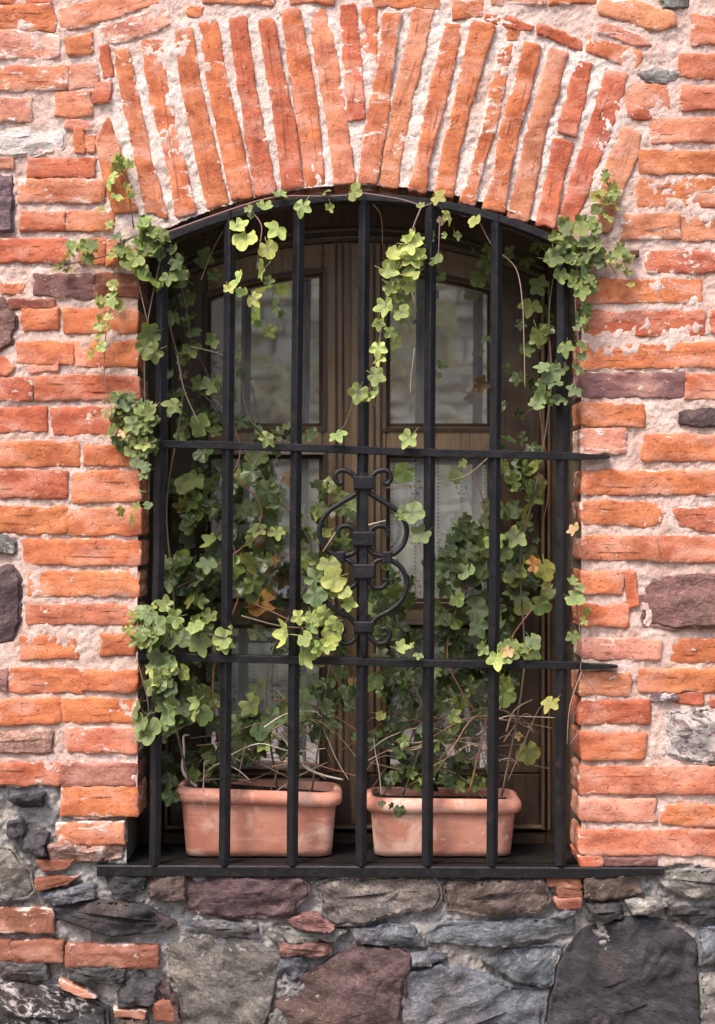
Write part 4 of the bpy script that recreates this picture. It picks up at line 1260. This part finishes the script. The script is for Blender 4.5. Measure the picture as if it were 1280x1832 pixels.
KEY_R = """783 352 30 v F;752 367 16 l F;800 385 32 y F;790 392 18 t F;850 393 28 l F;816 419 20 g F;795 421 14 l F;776 422 20 g F;733 436 36 y F;749 431 28 l F;709 450 36 y F;737 457 44 y F;751 460 26 y F;692 484 38 l F;723 491 40 y F;739 488 30 y F;730 512 30 y F;
696 512 34 l F;776 464 28 g F;788 495 20 g;689 546 38 y F;718 558 28 l F;678 577 28 y F;699 594 32 l F;677 622 38 y F;680 642 24 y F;672 672 32 l F;672 701 24 l F;655 712 30 l F;754 553 18 d;733 783 40 l F;857 498 36 g;871 467 34 g;874 447 30 g;
914 452 32 g;847 448 12 g;967 512 40 g;950 546 46 l;929 580 22 d;964 594 42 g;981 577 28 d;940 625 34 g;909 660 24 g;881 660 24 d;857 687 38 n;874 605 30 d;964 704 44 b F;958 725 32 b F;970 684 24 b F;995 687 34 b F;995 714 34 b F;1012 620 36 g F;
1031 656 32 b F;1029 697 30 b F;1048 550 24 g F;1041 574 24 g F;986 464 36 g F;1003 491 36 g F;993 429 30 g F;970 453 30 d;1051 501 34 g F;912 790 30 d;936 783 34 d;792 653 20 d;
726 842 36 g;828 828 20 g;814 850 24 g;737 917 44 b F;756 955 38 b F;716 923 22 g F;830 931 34 d;843 945 36 d;847 965 44 n;864 928 26 d;874 940 24 b;922 861 36 g;965 861 22 t;941 921 46 v;924 960 36 b;874 979 34 b;902 983 32 l;960 967 18 b;
919 1017 50 g;953 1010 34 o;943 1043 16 l;938 1082 38 y;964 1082 40 g;984 1055 30 g;823 986 46 d;802 993 36 d;821 1010 34 l;792 1027 40 b;795 1051 34 b;702 1055 36 g;668 1086 32 g;792 1100 36 d;809 1124 34 d;860 1082 50 d;905 1113 50 d;
1025 1069 40 l F;1027 1041 22 l F;1040 1050 20 l F;1025 1137 26 g F;1027 945 30 t F;864 1158 26 l F;890 1177 36 y F;910 1165 24 t F;950 1168 40 g;933 1161 28 g;716 1158 26 l F;738 1155 18 l F;749 1172 20 l F;
811 1279 32 l;809 1298 26 l;812 1253 20 g;987 1257 42 v F;944 1343 46 v;855 1397 40 g;843 1376 34 d;683 1279 20 v;683 1437 18 d F;700 1440 16 d F;715 1448 26 d F;926 1315 16 t;1045 1110 20 v F;1050 1092 18 v F;
1085 318 24 v F;1105 335 20 v F;1075 345 20 v F;1100 368 24 v F;1068 372 22 g F;1122 485 22 v F;1130 510 18 v F;1110 478 18 v F;1105 452 24 g F;1090 460 20 b F;1072 470 24 g F;1062 520 24 g F;1050 590 22 g F;1040 640 22 b F"""
for plant, txt in ((ivyL, KEY_L), (ivyR, KEY_R)):
    for e in txt.replace('\n', '').split(';'):
        q = e.split()
        if not q: continue
        u, v, s_, c_ = float(q[0]), float(q[1]), float(q[2]), q[3]
        dep = None
        if len(q) > 4:
            on_wall = (u < 243 or u > 1046)
            dep = lr.uniform(-.05, -.025) if on_wall else lr.uniform(-.062, -.034)
        leaf(u, v, s_, c_, plant, dep)
def cluster(plant, cx, cy, rx, ry, n, size, cls, dep=(.05, .19)):
    for _ in range(n):
        a = lr.uniform(0, 2*math.pi); r_ = math.sqrt(lr.random())
        leaf(cx+rx*r_*math.cos(a), cy+ry*r_*math.sin(a), size*lr.uniform(.75, 1.15), lr.choice(cls), plant, lr.uniform(*dep))
FRONT = (-.06, -.02)
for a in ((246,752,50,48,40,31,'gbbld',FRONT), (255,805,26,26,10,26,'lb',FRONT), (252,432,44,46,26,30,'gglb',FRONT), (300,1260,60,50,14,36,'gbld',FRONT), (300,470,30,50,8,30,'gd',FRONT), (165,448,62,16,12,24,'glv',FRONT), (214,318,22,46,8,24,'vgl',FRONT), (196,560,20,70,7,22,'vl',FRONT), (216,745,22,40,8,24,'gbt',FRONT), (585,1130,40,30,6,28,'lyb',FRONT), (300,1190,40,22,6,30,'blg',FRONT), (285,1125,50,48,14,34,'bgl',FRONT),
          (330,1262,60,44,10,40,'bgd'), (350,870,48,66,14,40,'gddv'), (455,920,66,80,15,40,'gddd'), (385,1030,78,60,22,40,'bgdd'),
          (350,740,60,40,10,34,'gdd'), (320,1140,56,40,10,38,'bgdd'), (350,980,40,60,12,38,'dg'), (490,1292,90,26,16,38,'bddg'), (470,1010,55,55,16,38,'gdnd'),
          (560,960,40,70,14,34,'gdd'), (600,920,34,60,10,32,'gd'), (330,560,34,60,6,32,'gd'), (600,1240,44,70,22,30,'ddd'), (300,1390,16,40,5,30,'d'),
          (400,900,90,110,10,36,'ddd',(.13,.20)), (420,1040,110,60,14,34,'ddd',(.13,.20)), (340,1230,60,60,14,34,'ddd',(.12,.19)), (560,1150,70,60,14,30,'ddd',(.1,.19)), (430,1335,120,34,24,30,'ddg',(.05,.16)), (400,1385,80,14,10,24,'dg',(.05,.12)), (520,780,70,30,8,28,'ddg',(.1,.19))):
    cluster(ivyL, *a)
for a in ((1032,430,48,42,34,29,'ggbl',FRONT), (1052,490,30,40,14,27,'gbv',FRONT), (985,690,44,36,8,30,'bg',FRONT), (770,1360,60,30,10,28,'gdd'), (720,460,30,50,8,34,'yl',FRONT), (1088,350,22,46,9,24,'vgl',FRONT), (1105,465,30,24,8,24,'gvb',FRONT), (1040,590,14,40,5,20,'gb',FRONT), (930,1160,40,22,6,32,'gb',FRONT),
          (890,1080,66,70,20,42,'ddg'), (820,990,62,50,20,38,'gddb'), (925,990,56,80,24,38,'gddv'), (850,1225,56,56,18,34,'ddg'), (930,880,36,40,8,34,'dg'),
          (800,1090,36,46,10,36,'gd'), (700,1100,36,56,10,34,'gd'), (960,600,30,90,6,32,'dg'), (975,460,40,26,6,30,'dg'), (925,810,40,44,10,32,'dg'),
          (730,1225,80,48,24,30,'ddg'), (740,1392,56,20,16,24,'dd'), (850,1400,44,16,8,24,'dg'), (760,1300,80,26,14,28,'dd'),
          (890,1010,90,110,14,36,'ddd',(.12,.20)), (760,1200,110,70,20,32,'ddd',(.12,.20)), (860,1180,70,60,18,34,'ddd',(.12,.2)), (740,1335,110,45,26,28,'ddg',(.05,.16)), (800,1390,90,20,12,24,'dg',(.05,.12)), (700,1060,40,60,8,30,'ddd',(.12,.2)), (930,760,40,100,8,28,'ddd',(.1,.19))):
    cluster(ivyR, *a)
for plant in (ivyL, ivyR):
    mb_, ve_, ti_ = MASS[plant.name]
    if mb_.v:
        o = mb_.build('massed_leaves', M_LEAF_MASS, plant)
        o['kind'] = 'stuff'
        for nm, dat in (('vein', ve_), ('tint', ti_)):
            ca = o.data.color_attributes.new(nm, 'FLOAT_COLOR', 'POINT')
            ca.data.foreach_set('color', np.array(dat, dtype=np.float32).ravel())

# stems
def vine(plant, pts, r, col, name='stem', n=5, jit=3):
    q = smooth_path([W(u+lr.uniform(-jit, jit), v+lr.uniform(-jit, jit), y) for (u, v, y) in pts], 5)
    v, f = tube_geo(q, [r*(1-.45*i/len(q)) for i in range(len(q))], n)
    a_ = np.array([tuple(x) for x in v])
    o = link(name, v, f, M_STEM, plant, True, tuple((a_.min(0)+a_.max(0))/2))
    o.color = (*col, 1)
    return o
GB = (0.10, 0.075, 0.05); PK = (0.20, 0.12, 0.12); DRY = (0.30, 0.22, 0.16); PALE = (0.42, 0.37, 0.31); RED = (0.16, 0.07, 0.045)
b3 = lambda pts, y: [(u, v, y) for u, v in pts]
for pts, y, r, c in [
    ([(340,1408),(310,1250),(312,1080),(300,900),(330,700),(300,560),(292,440),(300,415)], .05, .0028, GB), ([(400,1410),(380,1200),(430,1050),(400,900),(430,800),(380,690),(320,560)], .10, .0026, RED),
    ([(500,1415),(480,1200),(560,1000),(480,870),(380,720),(330,690)], .11, .0026, GB), ([(560,1415),(590,1200),(600,1040)], .08, .0022, GB), ([(300,415),(420,372),(500,352),(590,352),(640,345)], -.035, .0022, PK),
    ([(450,375),(468,405),(462,440),(458,480)], -.045, .0018, PK), ([(255,420),(225,430),(190,455),(115,475)], -.03, .0022, GB), ([(240,410),(230,340),(215,285)], -.03, .0018, GB),
    ([(215,430),(205,520),(190,600),(190,680),(200,725)], -.03, .0015, PK), ([(245,500),(268,600)], -.03, .0016, PK), ([(340,620),(420,650),(450,760),(560,805),(605,785)], .02, .0018, GB),
    ([(290,440),(262,600),(258,740),(265,850),(262,920)], -.03, .0018, GB), ([(320,640),(330,700),(360,760)], .03, .0014, DRY), ([(640,700),(620,760),(604,780)], -.03, .0014, GB), ([(420,850),(470,910),(430,980),(300,1060)], .06, .0022, RED),
    ([(575,990),(598,955)], -.04, .0014, DRY), ([(260,1100),(330,1120),(400,1140)], -.04, .0020, GB), ([(330,1250),(270,1280),(255,1265)], -.03, .0020, GB), ([(430,1100),(520,1125),(590,1110),(600,1040)], -.03, .0020, GB),
    ([(455,1080),(560,1140),(640,1290)], .06, .0018, RED), ([(300,480),(330,520),(345,620)], .05, .0014, GB), ([(360,500),(380,450),(400,410)], .08, .0014, DRY), ([(245,1180),(262,1250),(268,1300)], -.03, .002, GB)]:
    vine(ivyL, b3(pts, y), r, c)
for pts, y, r, c in [
    ([(720,1425),(760,1280),(700,1150),(690,1080)], .08, .0026, GB), ([(840,1425),(880,1250),(910,1150),(960,1080),(985,1040)], .06, .0026, RED), ([(900,1425),(940,1200),(930,1000),(960,860),(985,700),(985,560),(1000,450)], .07, .0028, GB),
    ([(1030,1050),(1042,1160),(1040,1200),(1066,1250),(1044,1300),(1020,1330)], -.03, .0015, PK), ([(1040,1200),(1022,1260),(1012,1330)], -.025, .0013, DRY), ([(910,1400),(935,1340),(965,1270),(987,1257)], .01, .0015, GB), ([(905,1310),(920,1270),(955,1252)], .03, .0022, DRY),
    ([(640,345),(710,355),(760,365),(783,350)], -.035, .0020, PK), ([(752,370),(740,410),(735,440),(700,500),(690,550),(675,640),(670,710),(678,735)], -.04, .0020, PK), ([(790,385),(787,440),(780,480)], -.035, .0016, PK),
    ([(855,395),(880,440),(920,480),(935,540),(940,620),(940,695)], .02, .0018, DRY), ([(1075,400),(1040,450),(1032,520),(1037,620),(1025,700)], -.035, .0020, PK), ([(1085,320),(1095,350),(1070,400)], -.03, .0018, GB),
    ([(690,872),(760,862),(830,850),(870,820)], .05, .0016, DRY), ([(1060,440),(1085,455),(1110,450)], -.03, .002, GB), ([(1050,470),(1085,470),(1100,490)], -.03, .0015, GB), ([(870,1300),(800,1180),(830,1050),(880,960),(860,900)], .09, .0024, RED),
    ([(662,940),(690,930)], -.045, .0014, PALE), ([(870,900),(850,860),(840,830)], .05, .0016, RED), ([(740,620),(735,680),(738,700)], .03, .0014, PALE), ([(750,560),(735,520)], .03, .0012, DRY), ([(960,430),(990,460)], .02, .002, GB), ([(640,350),(680,380),(686,440)], .05, .0014, DRY),
    ([(990,600),(975,660),(965,720),(985,860),(970,940)], .09, .0016, RED)]:
    vine(ivyR, b3(pts, y), r, c)
# dry tangle over the soil
def twigs(plant, u0, u1, v0, v1, n, seed):
    r_ = random.Random(seed)
    for i in range(n):
        u = r_.uniform(u0, u1); v = r_.uniform(v0, v1)
        ln = r_.uniform(50, 190); ang = r_.gauss(0, .35)*(1 if r_.random() < .8 else 3.2)
        pts = []
        y = r_.uniform(.03, .17)
        for k in range(4):
            t = k/3-.5
            pts.append((u+ln*t*math.cos(ang), v+ln*t*math.sin(ang)-22*(1-4*t*t)*r_.uniform(.1, 1)+r_.uniform(-8, 8), y+r_.uniform(-.02, .02)))
        c = r_.choice([RED, DRY, DRY, PALE, (.24, .13, .08), (.16, .10, .07)])
        vine(plant, pts, r_.uniform(.0008, .0018), c, 'twig', 4, 2)
twigs(ivyL, 340, 600, 1285, 1404, 38, 3)
twigs(ivyR, 675, 930, 1285, 1414, 38, 4)
vine(ivyL, [(352,1408,.07),(335,1392,.07),(326,1374,.07),(329,1345,.07),(329,1318,.08),(338,1316,.09)], .0042, PALE, 'twig', 6, 1)
vine(ivyL, [(365,1420,.04),(364,1390,.04),(366,1365,.05),(375,1360,.06)], .0014, PALE, 'twig', 4, 1)
vine(ivyL, [(364,1405,.03),(366,1440,.028),(384,1470,.03)], .0009, DRY, 'twig', 4, 1)
vine(ivyL, [(540,1352,.02),(545,1372,.02),(575,1386,.04),(615,1396,.06)], .0038, PALE, 'twig', 6, 1)
vine(ivyR, [(682,1422,.04),(678,1380,.04),(672,1345,.05),(670,1322,.05)], .0016, PALE, 'twig', 4, 1)
vine(ivyR, [(660,1345,.02),(700,1318,.05),(760,1300,.08),(830,1320,.09),(870,1345,.09)], .0020, DRY, 'twig', 5, 2)
print('leaves', counts, 'pieces', _seed[0])
